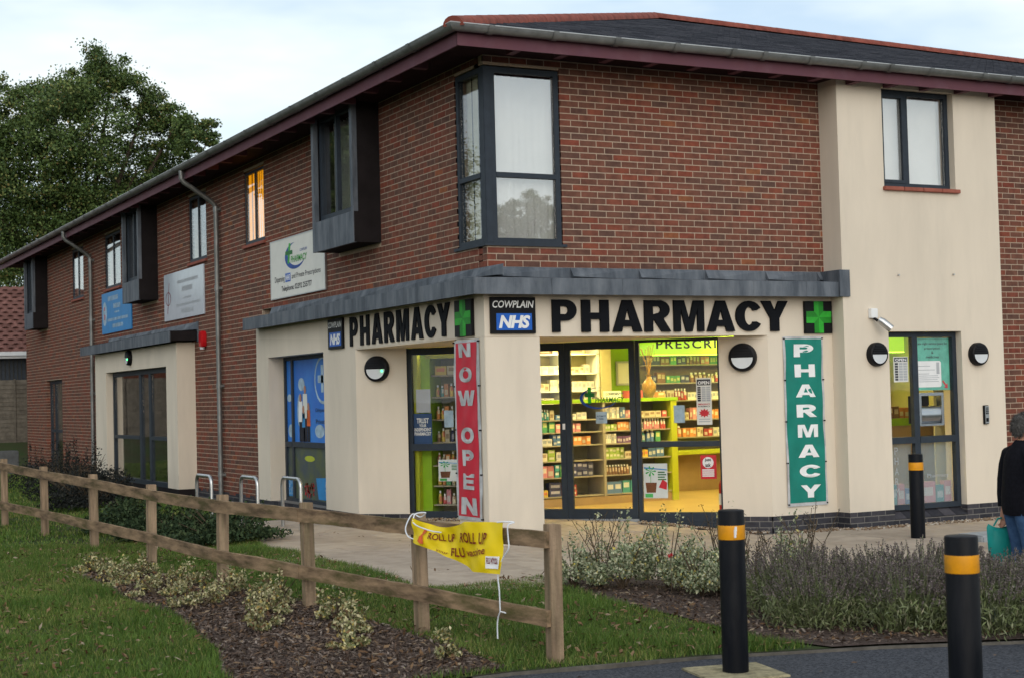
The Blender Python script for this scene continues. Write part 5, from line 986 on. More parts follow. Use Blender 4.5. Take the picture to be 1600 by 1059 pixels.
for i in range(4):
    for j in range(2): m_.box(7.042+j*.026,7.060+j*.026,1.10+i*.024,1.116+i*.024,.036,.039)
m_.box(7.045,7.085,1.0,1.05,.036,.039); m_.build('buttons', MT['black'], t)
t = thing('alarm_sounder', tuple(SIDE.p(-11.15,2.48,0)), 'red fire alarm sounder box on the side wall near the downpipe', 'alarm')
m_ = MB(SIDE); m_.prism([(-11.24,2.52),(-11.22,2.49),(-11.08,2.49),(-11.06,2.52),(-11.06,2.72),(-11.10,2.77),(-11.20,2.77),(-11.24,2.72)],0,.10); m_.build('casing', MT['alarm'], t, bevel=.015, smooth=True); m_ = MB(SIDE); m_.lathe([(.04,2.45),(.045,2.49)],12,axis=lambda x,y,h:(-11.15+x,h,.06+y)); m_.build('strobe', MT['lens'], t, smooth=True)
for (a,z,d) in ((5.662,2.90,'on the security camera side'),(6.59,2.92,'on the keypad side')): m_ = MB(BAYF); m_.lathe([(.012,0),(.01,.03)],8,axis=lambda x,y,h:(a+x,z+y,h)); m_.build('wall_fixing', MT['steel'], None, 'small metal fixing in the cream bay wall '+d, 'fixing', 'metal fixings on the bay wall')
# boards on the side wall
t = thing('pharmacy_board', tuple(SIDE.p(-6.25,3.075,0)), 'pale board with green PHARMACY logo and telephone number beneath the nearest oriel', 'sign')
m_ = MB(SIDE); m_.box(-7.43,-5.08,3.075,3.945,.008,.03); m_.build('board', MT['cream_print'], t)
m_ = MB(SIDE); m_.box(-7.45,-5.06,3.06,3.075,.006,.035); m_.box(-7.45,-5.06,3.945,3.96,.006,.035); m_.box(-7.45,-7.43,3.075,3.945,.006,.035); m_.box(-5.08,-5.06,3.075,3.945,.006,.035); m_.build('trim', MT['steel'], t)
lg = MB(SIDE); crescent(lg,-6.32,3.66,.45,.20,.032,0,a0=-20,a1=-270,thick=.34)
lg.quad((-6.65,3.56,.033),(-6.57,3.56,.033),(-6.50,3.86,.033),(-6.58,3.86,.033),1); lg.quad((-6.74,3.69,.034),(-6.42,3.69,.034),(-6.42,3.75,.034),(-6.74,3.75,.034),2)
put(lg,text_geo('PHARMACY',.01,.2),-6.50,-5.80,3.56,3.66,.034,1); put(lg,text_geo('COWPLAIN',0,.1),-6.10,-5.80,3.70,3.74,.033,0); lg.build('logo',[MT['swoosh'],MT['bright_green'],MT['dgreen']],t)
lt = MB(SIDE); put(lt,text_geo('Dispensing',.005),-7.25,-6.80,3.285,3.40,.032,0); put(lt,text_geo('and Private Prescriptions',.005),-6.48,-5.25,3.30,3.40,.032,0); put(lt,text_geo('Telephone: 02392 255777',.02),-6.95,-5.62,3.135,3.24,.032,0)
lt.quad((-6.77,3.29,.032),(-6.53,3.29,.032),(-6.53,3.42,.032),(-6.77,3.42,.032),1); put(lt,text_geo('NHS',.03,.2),-6.75,-6.55,3.31,3.40,.034,2); lt.build('lettering',[MT['dark_print'],MT['nhs_blue'],MT['white']],t)
t = thing('practice_board', tuple(SIDE.p(-12.4,3.07,0)), 'glossy white board with a thin oval emblem above the side porch', 'sign')
m_ = MB(SIDE); m_.box(-13.75,-11.1,3.07,3.95,.008,.03); m_.build('board', mat('gloss_board',(.5,.55,.62),.2,var=.04,spec=.6), t)
lt = MB(SIDE)
for b,a0,a1,h in ((3.72,-12.8,-11.5,.06),(3.56,-12.5,-11.85,.09),(3.42,-12.45,-11.95,.035),(3.30,-12.9,-11.3,.045),(3.16,-12.55,-11.8,.08)):
    a = a0
    while a < a1: w_ = random.uniform(.03,.05); lt.quad((a,b,.032),(a+w_,b,.032),(a+w_,b+h,.032),(a,b+h,.032)); a += w_+random.uniform(.012,.03)
lt.build('lettering', MT['grey_print'], t, kind='stuff')
lt = MB(SIDE); n=24
for i in range(n):
    t0,t1 = 2*math.pi*i/n,2*math.pi*(i+1)/n; lt.quad((-13.45+.18*math.cos(t0),3.48+.13*math.sin(t0),.032),(-13.45+.18*math.cos(t1),3.48+.13*math.sin(t1),.032),(-13.45+.155*math.cos(t1),3.48+.115*math.sin(t1),.032),(-13.45+.155*math.cos(t0),3.48+.115*math.sin(t0),.032))
lt.quad((-13.52,3.2,.033),(-13.49,3.2,.033),(-13.36,3.78,.033),(-13.38,3.78,.033)); lt.build('emblem', MT['maroon_ink'], t)
t = thing('health_board', tuple(SIDE.p(-17.7,3.07,0)), 'sky blue board with a pale oval emblem under the middle oriel', 'sign')
m_ = MB(SIDE); m_.box(-19.0,-16.35,3.07,3.95,.008,.03); m_.build('board', MT['sky_blue'], t)
lt = MB(SIDE)
for b,a0,a1,h in ((3.76,-18.4,-17.5,.1),(3.58,-17.9,-17.3,.1),(3.48,-17.8,-17.4,.035),(3.32,-18.45,-16.6,.06),(3.17,-18.0,-17.1,.08)):
    a = a0
    while a < a1: w_ = random.uniform(.04,.06); lt.quad((a,b,.032),(a+w_,b,.032),(a+w_,b+h,.032),(a,b+h,.032)); a += w_+random.uniform(.015,.03)
lt.build('lettering', MT['pale_blue'], t, kind='stuff')
lt = MB(SIDE); lt.add([(-18.72+.2*math.cos(k*.26),3.5+.26*math.sin(k*.26),.032) for k in range(24)],[tuple(range(24))],0); lt.quad((-18.77,3.38,.033),(-18.70,3.36,.033),(-18.66,3.47,.033),(-18.74,3.5,.033),1); lt.quad((-18.77,3.58,.033),(-18.70,3.56,.033),(-18.68,3.64,.033),(-18.76,3.66,.033),1); lt.build('emblem',[MT['pale_blue'],MT['red']],t)
# ------------------------------------------------------------------ timber fence
POST = [(-4.2,9.75,.96),(-4.049,7.508,.968),(-3.915,5.253,.917),(-3.823,2.78,.894),(-3.716,.595,.854),(-3.698,-1.856,.856),(-3.519,-3.646,.867),(-3.19,-5.128,.885),(-2.91,-6.62,.922)]
fence = thing('timber_fence', (-3.7,0,-.18), 'weathered two-rail timber fence with square posts along the lawn', 'fence')
pp = [Vector((x,y,g(x,y))) for x,y,h in POST]
for (x,y,h),p in zip(POST, pp):
    m_ = MB(); z0 = p.z-.1; z1 = p.z+h; t = random.uniform(-.012,.012)
    m_.add([(x-.038,y-.045,z0),(x+.052,y-.045,z0),(x+.052,y+.045,z0),(x-.038,y+.045,z0),(x-.038-t,y-.045+t,z1),(x+.052-t,y-.045+t,z1-.004),(x+.052-t,y+.045+t,z1-.006),(x-.038-t,y+.045+t,z1-.002)],[(3,2,1,0),(4,5,6,7),(0,1,5,4),(1,2,6,5),(2,3,7,6),(3,0,4,7)])
    m_.build('post', MT['post_wood'], fence, bevel=.004)
for i in range(len(POST)-1):
    a,b = pp[i],pp[i+1]; d = (b-a); d.z = 0; L = d.length; d.normalize(); nn = Vector((d.y,-d.x,0))
    if nn.x > 0: nn = -nn
    for lo,hi in ((.255,.365),('t','t')):
        za = (a.z+(POST[i][2]-.155 if lo == 't' else lo)); zb = (b.z+(POST[i+1][2]-.155 if lo == 't' else lo)); H = .108
        c0, c1 = .042, .078; n = 10; P = []
        for k in range(n+1):
            f = k/n; e0 = -.02 if i < len(POST)-2 or k < n else .03
            q = a+(b-a)*f+d*(e0 if k == n else (.0 if k else -.018)); z = za+(zb-za)*f+.002*math.sin(f*7+i*2)
            for cc,dz in ((c0,0),(c1,0),(c1,H),(c0,H)): w_ = q+nn*cc; P.append((w_.x,w_.y,z+dz+.002*math.sin(k*3+i)))
        m_ = MB(); m_.add(P,[(k*4+j,(k+1)*4+j,(k+1)*4+(j+1)%4,k*4+(j+1)%4) for k in range(n) for j in range(4)]+[(0,1,2,3),(n*4+3,n*4+2,n*4+1,n*4)])
        m_.build('rail', MT['wood'], fence)
# yellow banner tied to the top rail
A7 = pp[7]; du = (pp[8]-pp[7]); du.z = 0; du.normalize()
zr = A7.z+POST[7][2]-.155+.108
BF = Fr((A7.x,A7.y,zr), du); BF.v = Vector((0,0,1)); BF.n = BF.u.cross(BF.v)
if BF.n.x > 0: BF.n = -BF.n
yb = thing('flu_banner', tuple(BF.p(.5,-.3,.1)), 'creased yellow flu vaccine banner tied to the fence rail', 'banner')
BL0, BL1 = .10, 1.13
def yt(s): return .025-.055*math.sin(math.pi*min(1,s/.62))*(1 if s < .62 else 0)+.012*max(0,(s-.55)/.45)
def ybm(s): return -.155-.155*min(1,s/.7)**1.3+.01*max(0,s-.7)
def yd(s,t): return .105+.018*math.sin(9*s+2*t)+.010*math.sin(19*s-5*t)+.003*math.sin(37*s+11*t)+.02*(1-t)
NX,NY = 36,14; mb = MB(BF); P = []
for j in range(NY+1):
    for i in range(NX+1):
        s,t = i/NX,j/NY; P.append((BL0+(BL1-BL0)*s, ybm(s)+(yt(s)-ybm(s))*t, yd(s,t)))
mb.add(P,[(j*(NX+1)+i,j*(NX+1)+i+1,(j+1)*(NX+1)+i+1,(j+1)*(NX+1)+i) for j in range(NY) for i in range(NX)]); mb.build('cloth', MT['banner_yellow'], yb, smooth=True)
def ytext(mb, geo, s0, s1, t0, t1, mi=0, skew=0):
    V,F = geo; lo,hi = V.min(0),V.max(0); P = []
    for x,y,z in V:
        s = s0+(x-lo[0])/(hi[0]-lo[0])*(s1-s0); t = t0+(y-lo[1])/(hi[1]-lo[1])*(t1-t0)+skew*(s-s0)
        P.append((BL0+(BL1-BL0)*s, ybm(s)+(yt(s)-ybm(s))*t, yd(s,t)+.011))
    mb.add(P,F,mi)
mb = MB(BF); ytext(mb,text_geo('ROLL UP',.015),.20,.47,.44,.70,0,.3); ytext(mb,text_geo('ROLL UP',.015),.57,.86,.54,.77,0,.1); ytext(mb,text_geo('FLU',.02),.45,.60,.10,.34,0,.6); ytext(mb,text_geo('vaccine',.012),.63,.86,.26,.40,0,.55)
ytext(mb,text_geo('your',.0),.28,.42,.03,.12,0,.2); mb.build('lettering', MT['maroon_ink'], yb)
def squad(s0,s1,t0,t1,n=4):
    P = []; F = []
    for j in range(n+1):
        for i in range(n+1): P.append((i/n,j/n,0))
    for j in range(n):
        for i in range(n): F.append((j*(n+1)+i,j*(n+1)+i+1,(j+1)*(n+1)+i+1,(j+1)*(n+1)+i))
    return np.array(P),F
mb = MB(BF); ytext(mb,squad(0,1,0,1),.87,.985,.10,.34); mb.build('label_patch', MT['white'], yb)
mb = MB(BF); V_,F_ = text_geo("FLU N'YOU",.03)
def ytext2(mb, geo, s0,s1,t0,t1):
    V,F = geo; lo,hi = V.min(0),V.max(0); mb.add([(BL0+(BL1-BL0)*(s0+(x-lo[0])/(hi[0]-lo[0])*(s1-s0)), ybm(s0)+(yt(s0)-ybm(s0))*(t0+(y-lo[1])/(hi[1]-lo[1])*(t1-t0)), yd(s0+(x-lo[0])/(hi[0]-lo[0])*(s1-s0),(t0+t1)/2)+.016) for x,y,z in V],F)
ytext2(mb,(V_,F_),.88,.975,.19,.32); mb.build('lettering', MT['maroon_ink'], yb)
mb = MB(BF); ytext(mb,(np.array([(0,0,0),(.5,-.1,0),(1,0,0),(.8,.3,0),(.6,.5,0),(1,.85,0),(.9,1,0),(.6,.98,0),(.45,.6,0),(.2,.35,0)]),[tuple(range(10))]),.09,.17,.12,.80,0,0); mb.build('ribbon_print', MT['orange'], yb)
ro = thing('tie_rope', tuple(BF.p(.9,-.6,.1)), 'white rope tying the yellow banner to the fence rails', 'rope')
def smooth_path(P, n=5):
    P = [Vector(p) for p in P]; out = []
    for i in range(len(P)-1):
        a,b,c,d = P[max(i-1,0)],P[i],P[i+1],P[min(i+2,len(P)-1)]
        for k in range(n): t = k/n; out.append(.5*((2*b)+(c-a)*t+(2*a-5*b+4*c-d)*t*t+(3*b-a-3*c+d)*t**3))
    return out+[P[-1]]
def rope(pts): m_ = MB(W); m_.tube(smooth_path([BF.p(*q) for q in pts]),.0048,7); m_.build('strand', MT['rope'], ro, smooth=True)
rope([(.11,.0,.13),(.10,.05,.10),(.13,.055,.03),(.06,.02,.03),(.0,.04,.06),(.0,-.05,.12),(.04,-.11,.13),(.10,-.13,.12)]); rope([(.11,-.01,.13),(.2,-.03,.15),(.36,-.055,.15),(.48,-.06,.145)])
rope([(1.11,.04,.13),(1.16,.045,.11),(1.21,.04,.06),(1.19,.02,.1),(1.19,-.06,.1),(1.205,-.13,.11),(1.14,-.2,.11),(1.08,-.30,.11),(1.09,-.42,.11),(1.095,-.56,.11)])
LB = POST[8][2]-.155+.108-.365
rope([(1.095,-.56,.11),(1.11,-.57,.08),(1.18,-.60,.02),(1.24,-.62,.04)]); rope([(1.095,-.56,.11),(1.06,-.60,.10),(1.04,-.66,.095),(1.04,-.75,.095)])
# ------------------------------------------------------------------ bollards
def bollard(x, y, h, r, label, chip=False, pad=False):
    z = g(x,y); t = thing('bollard', (x,y,z), label, 'bollard', 'black bollards with amber bands'); ax = lambda a,b,c: (x+a,y+b,z+c)
    m_ = MB(); m_.lathe([(r,-.1),(r,h-.012),(r*.97,h-.003),(r*.9,h),(r*.3,h+.003)],32,axis=ax); m_.build('tube', MT['bollard'], t, smooth=True)
    m_ = MB(); m_.lathe([(r+.0015,h-.185),(r+.0025,h-.18),(r+.0025,h-.10),(r+.0015,h-.095)],32,axis=ax,cap=False); m_.build('reflective_band', MT['yellow_band'], t, smooth=True)
    if chip:
        m_ = MB()
        for k in range(3):
            a = math.atan2(CAM.y-y,CAM.x-x)+.25+.03*k; m_.box(x+(r+.002)*math.cos(a)-.006,x+(r+.002)*math.cos(a)+.006,y+(r+.002)*math.sin(a)-.006,y+(r+.002)*math.sin(a)+.006,z+h-.17+.02*k,z+h-.12+.01*k)
        m_.build('scratch', MT['white'], t)
bollard(-2.05,-7.44,1.02,.083,'black bollard with a scratched amber band set in a square concrete pad',True)
bollard(4.6,-1.75,.985,.083,'black bollard in front of the bay window')
bollard(-2.23,-9.67,1.02,.083,'black bollard nearest the camera, its foot out of the picture')
mb = MB(); mb.prism([(-2.26,-7.14),(-1.75,-7.24),(-1.85,-7.74),(-2.36,-7.64)],-.34,-.279); mb.build('concrete_pad', MT['pad'], kind='structure')
# ------------------------------------------------------------------ cycle stands
for i,(x,y) in enumerate(((-1.80,5.2),(-1.50,4.15),(-1.20,3.35))):
    z = g(x,y); zt = z+.70; pts = [(x,y+.35,z-.05),(x,y+.35,zt-.1)]+[(x,y+.35-.1*(1-math.cos(k*math.pi/12)),zt-.1+.1*math.sin(k*math.pi/12)) for k in range(1,7)]+[(x,y-.25-.1*math.sin(k*math.pi/12),zt-.1+.1*math.cos(k*math.pi/12)) for k in range(0,7)]+[(x,y-.35,z-.05)]
    m_ = MB(W); m_.tube(pts,.024,10); m_.build('cycle_stand', MT['steel'], None, ['steel hoop cycle stand closest to the side porch','middle steel hoop cycle stand of the three','steel hoop cycle stand in front of the blue poster window'][i], 'cycle stand', 'steel hoop cycle stands', smooth=True)
# ------------------------------------------------------------------ person
PX,PY = 1.955,-6.0; PZ = pz(PX,PY); fdir = math.atan2(-.30,.9)       # faces away to the side
def pl(x, y, z):                                   # x to the person's side, y forward
    c,s = math.cos(fdir),math.sin(fdir); return Vector((PX+y*c+x*s, PY+y*s-x*c, PZ+z))
per = thing('person', (PX,PY,PZ), 'person with short grey hair in a black jumper and jeans, carrying a teal bag', 'person')
def skin_mesh(name, verts, edges, radii, m, parent, sub=2):
    me = bpy.data.meshes.new(name); me.from_pydata([tuple(v-Vector((PX,PY,PZ))) for v in verts], edges, []); o = bpy.data.objects.new(name, me); COL.objects.link(o)
    md = o.modifiers.new('s','SKIN'); md.use_smooth_shade = True
    for k,r_ in enumerate(radii): me.skin_vertices[0].data[k].radius = r_ if isinstance(r_,tuple) else (r_,r_)
    me.skin_vertices[0].data[0].use_root = True
    sb = o.modifiers.new('d','SUBSURF'); sb.levels = sub; sb.render_levels = sub
    dg = bpy.context.evaluated_depsgraph_get(); nm = bpy.data.meshes.new_from_object(o.evaluated_get(dg)); bpy.data.objects.remove(o)
    return link(nm, name, m, parent, at=(PX,PY,PZ))
bv = [pl(0,0,.80),pl(0,-.01,1.0),pl(0,0,1.12),pl(0,.01,1.27),pl(0,.035,1.33),pl(0,.03,1.41),pl(0,.02,1.46)]
be = [(i,i+1) for i in range(6)]; brd = [.13,.12,.095,.05,.060,.083,.068]
def chain(par, pts, rs):
    p = par
    for q,r_ in zip(pts, rs): bv.append(q); brd.append(r_); be.append((p,len(bv)-1)); p = len(bv)-1
    return p
for sx in (-1,1):
    if sx < 0: w_ = chain(2,[pl(-.15,0,1.14),pl(-.235,-.04,.93),pl(-.24,-.06,.72),pl(-.24,-.07,.62)],[.05,.036,.028,.034])
    else: w_ = chain(2,[pl(.15,0,1.14),pl(.245,-.03,.94),pl(.20,.15,.88),pl(.17,.22,.87)],[.05,.036,.028,.034])
    e = bv[w_]; fd = (e-bv[w_-1]).normalized(); sd_ = fd.cross(Vector((0,0,1))); sd_ = (sd_ if sd_.length > .2 else fd.cross(Vector((1,0,0)))).normalized(); dn = fd.cross(sd_)
    for k,ln in enumerate((.062,.072,.068,.052)):
        off = sd_*(.024-.016*k); chain(w_,[e+off+fd*.03,e+off+fd*(.03+ln*.55)+dn*.012,e+off+fd*(.03+ln*.8)+dn*.035],[.010,.009,.008])
    chain(w_,[e+sd_*.03-fd*.005,e+sd_*.048+fd*.025+dn*.012,e+sd_*.046+fd*.05+dn*.02],[.012,.010,.009])
    k0 = chain(0,[pl(sx*.09,0,.72),pl(sx*.10,.01,.40),pl(sx*.10,-.01,.09),pl(sx*.105,.10,.045)],[.09,.06,.04,.035])
body = skin_mesh('body', bv, be, brd, MT['skin'], per)
def loft(name, rings, m, n=20, cap=False):          # rings: (cx, cy, z, rx, ry)
    mb = MB(W); P = [pl(cx+rx*math.cos(2*math.pi*k/n), cy+ry*math.sin(2*math.pi*k/n), z) for cx,cy,z,rx,ry in rings for k in range(n)]
    q = len(rings); mb.add(P,[(i*n+k,i*n+(k+1)%n,(i+1)*n+(k+1)%n,(i+1)*n+k) for i in range(q-1) for k in range(n)]); 
    return mb
mb = loft('jumper',[(0,0,.655,.195,.15),(0,0,.66,.215,.165),(0,0,.70,.225,.172),(0,-.01,.80,.22,.168),(0,-.01,.92,.205,.155),(0,0,1.04,.212,.15),(0,0,1.13,.205,.138),(0,0,1.19,.165,.115),(0,.0,1.235,.105,.09),(0,.005,1.265,.075,.075),(0,.008,1.28,.066,.068),(0,.008,1.275,.058,.06)],MT['jumper'])
mb.tube([pl(-.12,0,1.16),pl(-.20,0,1.145),pl(-.245,-.015,1.05),pl(-.255,-.035,.93),pl(-.255,-.05,.82),pl(-.245,-.06,.71)],[.085,.088,.078,.07,.062,.052],14)
mb.tube([pl(.12,0,1.16),pl(.20,0,1.145),pl(.245,-.02,1.05),pl(.255,-.03,.945),pl(.235,.06,.905),pl(.205,.14,.882)],[.085,.088,.078,.07,.062,.05],14)
mb.build('jumper', MT['jumper'], per, smooth=True)
for sx in (-1,1):
    mb = loft('jeans',[(sx*.085,0,.76,.12,.145),(sx*.09,0,.68,.118,.14),(sx*.10,.005,.5,.092,.105),(sx*.10,.01,.38,.078,.088),(sx*.10,0,.22,.072,.082),(sx*.105,0,.08,.07,.08),(sx*.105,.01,.035,.075,.088)],MT['jeans']); mb.build('jeans_leg', MT['jeans'], per, smooth=True)
    mb = MB(W); mb.tube([pl(sx*.105,-.06,.03),pl(sx*.105,0,.035),pl(sx*.105,.10,.03),pl(sx*.105,.15,.022)],[.032,.042,.04,.022],12); mb.build('shoe', MT['shoe'], per, smooth=True)
# short grey hair as a tufted cap over the back of the head
hv,hf = [],[]
bm = bmesh.new(); bmesh.ops.create_icosphere(bm, subdivisions=4, radius=1)
for v in bm.verts:
    d = v.co; r_ = 1+.03*math.sin(d.x*31+d.z*17)*math.sin(d.y*27)+.02*math.sin(d.z*45)
    v.co = Vector((d.x*.084*r_, d.y*.100*r_, d.z*.106*r_))
bmesh.ops.delete(bm, geom=[v for v in bm.verts if (v.co.y > .035 and v.co.z < .05) or v.co.z < -.082 or (v.co.y > .0 and v.co.z < -.02) or (v.co.y > -.04 and v.co.z < -.055)], context='VERTS')
for v in bm.verts: q = pl(v.co.x, v.co.y+.018, v.co.z+1.40); v.co = q-Vector((PX,PY,PZ))
me = bpy.data.meshes.new('hair'); bm.to_mesh(me); bm.free(); me.polygons.foreach_set('use_smooth',[True]*len(me.polygons)); hair = link(me,'hair',MT['hair'],per,at=(PX,PY,PZ))
hp = np.array([v.co[:] for v in me.vertices]); hc = hp.mean(0); sel = rng.integers(0,len(hp),2600); q0 = hp[sel]+rng.normal(size=(2600,3))*.004; od_ = (q0-hc); od_ /= np.linalg.norm(od_,axis=1,keepdims=True); dn_ = od_*.5+np.array([0,0,-.8])+rng.normal(size=(2600,3))*.35; dn_ /= np.linalg.norm(dn_,axis=1,keepdims=True); sd2 = np.cross(dn_,od_); sd2 /= np.linalg.norm(sd2,axis=1,keepdims=True)+1e-9
HV = np.stack([q0-sd2*.003,q0+sd2*.003,q0+dn_*.028+od_*.006],1).reshape(-1,3); HFc = np.arange(7800).reshape(-1,3); np_mesh('hair_strands',HV,HFc,MT['hair'],parent=per,at=(PX,PY,PZ))
mb = MB(W); mb.tube([pl(-.085,.02,1.41),pl(-.094,.012,1.40),pl(-.096,.005,1.385),pl(-.088,.008,1.365)],[.008,.014,.013,.006],8); mb.tube([pl(.085,.02,1.41),pl(.094,.012,1.40),pl(.096,.005,1.385),pl(.088,.008,1.365)],[.008,.014,.013,.006],8); mb.tube([pl(0,.10,1.42),pl(0,.125,1.395),pl(0,.115,1.375)],[.012,.016,.012],8); mb.build('face_features', MT['skin'], per, smooth=True)
bg_ = thing('shopping_bag', tuple(pl(-.25,-.10,.2)), 'teal carrier bag hanging from a hand beside the blue jeans', 'bag')
mb = MB(W); P = []
for z,w_,d_ in ((.22,.07,.10),(.26,.075,.115),(.40,.085,.12),(.52,.08,.125),(.55,.03,.11)):
    for k in range(16):
        t = 2*math.pi*k/16; P.append(pl(-.25+w_*.6*math.cos(t)*(1+.12*math.sin(3*t+z*20)),-.10+d_*math.sin(t),z-.02*math.cos(t*2)))
mb.add(P,[(i*16+k,i*16+(k+1)%16,(i+1)*16+(k+1)%16,(i+1)*16+k) for i in range(4) for k in range(16)]+[tuple(range(15,-1,-1))]); mb.build('sack', MT['teal'], bg_, smooth=True)
mb = MB(W); mb.tube([pl(-.25,-.16,.55),pl(-.25,-.12,.61),pl(-.245,-.09,.615),pl(-.25,-.06,.60),pl(-.25,-.02,.55)],.008,6); mb.build('handle', MT['teal'], bg_, smooth=True)
# ------------------------------------------------------------------ neighbouring house, fence panel and bank
mb = MB(); mb.add([(-60,29.5,-.17),(4,29.5,-.17),(4,31.6,.5),(-60,31.6,.5),(-60,90,.9),(60,90,.9),(60,31.6,.5)],[(0,1,2,3),(3,2,6,5,4)]); mb.build('grass_bank', MT['soil'], kind='structure')
HF = Fr((0.0,33.6,.3),(math.cos(R(9.5)),-math.sin(R(9.5)),0))
hs = thing('neighbour_house', tuple(HF.p(-4,0,0)), 'neighbouring bungalow with plum tiled roof and white eaves behind the fence panel', 'house')
mb = MB(HF); mb.box(-9,-.12,0,2.78,-3,0); mb.box(-.12,2.2,0,2.0,-3,0); mb.box(1.2,2.2,2.0,2.78,-3,0); mb.build('wall', MT['house_brick'], hs)
mb = MB(HF); mb.box(-9.4,2.6,2.72,2.80,-.2,.35); mb.box(-9.4,2.6,2.80,2.92,.30,.42); mb.build('gutter', MT['white_paint'], hs)
mb = MB(HF); mb.box(-.12,-.02,2.0,2.72,-.06,.02); mb.build('window_frame', MT['white_paint'], hs)
mb = MB(HF); mb.box(-.02,1.2,2.0,2.72,-.08,-.04); mb.build('pane', MT['frame'], hs); mb = MB(HF); mb.box(-.1,1.3,1.9,2.8,-.5,-.4); mb.build('dark_room_box', MT['room_dark'], hs)
mb = MB(HF)
for k in range(9): mb.box(.05+k*.12,.07+k*.12,2.0,2.72,-.03,-.01)
mb.build('window_bar', MT['room_dark'], hs)
mb = MB(HF); mb.add([(-9.4,2.86,.4),(2.6,2.86,.4),(2.6,5.1,-3.2),(-9.4,5.1,-3.2)],[(0,1,2,3)]); rf = mb.build('roof', MT['rooftile'], hs)
mb = MB(HF); nr = 17
for r_ in range(nr):
    f0,f1 = r_/nr,(r_+1.15)/nr
    for k in range(40):
        a = -9.4+k*.3+(.15 if r_%2 else 0); P = []
        for f,lift in ((f0,.03),(f1,.0)):
            for q,dz in ((0,.0),(.08,.035),(.16,.04),(.24,.012),(.30,0)): P.append((a+q,2.86+f*2.24+lift+dz,.4-3.6*f+.01))
        mb.add(P,[(i,i+1,6+i,5+i) for i in range(4)],tint=random.random())
mb.build('roof_tiles', MT['rooftile'], rf, kind='stuff', tint=True)
mb = MB(HF); mb.tube([HF.p(-9.4,5.12,-3.2),HF.p(2.6,5.12,-3.2)],.12,8); mb.build('ridge', MT['rooftile'], rf)
fp = thing('fence_panel', (-1,32,.5), 'dark waney timber fence panel in front of the neighbouring house', 'fence')
FF = Fr((0,32.0,.45),(math.cos(R(9.5)),-math.sin(R(9.5)),0))
for k in range(15):
    m_ = MB(FF); z = k*.125; m_.add([(-6,z,.012),(3,z,.012),(3,z+.14,-.004),(-6,z+.14,-.004),(-6,z,-.008),(3,z,-.008),(3,z+.14,-.014),(-6,z+.14,-.014)],[(0,1,2,3),(7,6,5,4),(0,4,5,1),(3,2,6,7)]); m_.build('board', MT['panel_wood'], fp)
for a in (-4.2,-2.4,-.6,.28,2.1): m_ = MB(FF); m_.box(a,a+.05,0,1.92,.012,.04); m_.build('batten', MT['panel_wood'], fp)
mb = MB(); mb.box(-1.35,-.72,25.5,26.1,-.2,.42); mb.build('concrete_block', MT['block'], None, 'low grey concrete block on the grass beyond the building corner', 'block', bevel=.02)
# ------------------------------------------------------------------ planting
def leaves(P, size, updir=None, spread=1.0, aspect=.55):       # diamond leaf quads with random tilt
    n = len(P); P = np.asarray(P); d = rng.normal(size=(n,3))*spread
    if updir is not None: d = d+updir
    d /= np.linalg.norm(d,axis=1,keepdims=True)+1e-9
    q = rng.normal(size=(n,3)); sdir = np.cross(d,q); sdir /= np.linalg.norm(sdir,axis=1,keepdims=True)+1e-9
    s = np.asarray(size).reshape(-1,1)*np.ones((n,1)); nrm = np.cross(d,sdir)
    a = P-d*s*.5; c = P+d*s*.5; b = P+sdir*s*aspect*.5+nrm*s*.12; e = P-sdir*s*aspect*.5+nrm*s*.12
    V = np.stack([a,b,c,e],1).reshape(-1,3); F = np.arange(4*n).reshape(-1,4)
    return V,F
def blob(n, c, r, shell=.5):
    d = rng.normal(size=(n,3)); d /= np.linalg.norm(d,axis=1,keepdims=True); rr = (shell+(1-shell)*rng.random((n,1)))**.6
    return np.asarray(c)+d*rr*np.asarray(r)
def shrub(name, x, y, rx, h, n, m, label, group, cat='shrub', size=(.02,.04), twigs=6, spikes=0, tz=None):
    z = g(x,y)+.02; t = thing(name, (x,y,z), label, cat, group); Ps = []
    k = max(5,int(rx*26))
    for i in range(k):
        a = random.uniform(0,6.28); r_ = rx*math.sqrt(random.random())*.8; hh = h*random.uniform(.35,1)*(1-.45*(r_/rx)**2)
        Ps.append(blob(n//k, (r_*math.cos(a), r_*math.sin(a), hh*.62), (rx*.3,rx*.3,hh*.42), .3))
    for i in range(spikes):
        a = random.uniform(0,6.28); r_ = rx*random.random()*.7; hh = h*random.uniform(1.0,1.35); u = rng.random((22,1)); Ps.append(np.hstack([r_*math.cos(a)+rng.normal(size=(22,1))*.018, r_*math.sin(a)+rng.normal(size=(22,1))*.018, hh*(.5+.5*u)]))
    P = np.concatenate(Ps); P[:,2] = np.maximum(P[:,2],.01); V,F = leaves(P, rng.uniform(size[0],size[1],len(P)), updir=np.array([0,0,.5]))
    np_mesh('foliage', V, F, m, tint=rng.random(len(F)), parent=t, at=(x,y,z))
    mb = MB(W)
    for i in range(twigs):
        a = random.uniform(0,6.28); r_ = rx*random.uniform(.2,.8); hh = h*random.uniform(.6,1.05); mb.tube([(x,y,z-.03),(x+r_*.5*math.cos(a),y+r_*.5*math.sin(a),z+hh*.5),(x+r_*math.cos(a),y+r_*math.sin(a),z+hh)],[.008,.006,.003],5)
    mb.build('stems', MT['stem'], t)
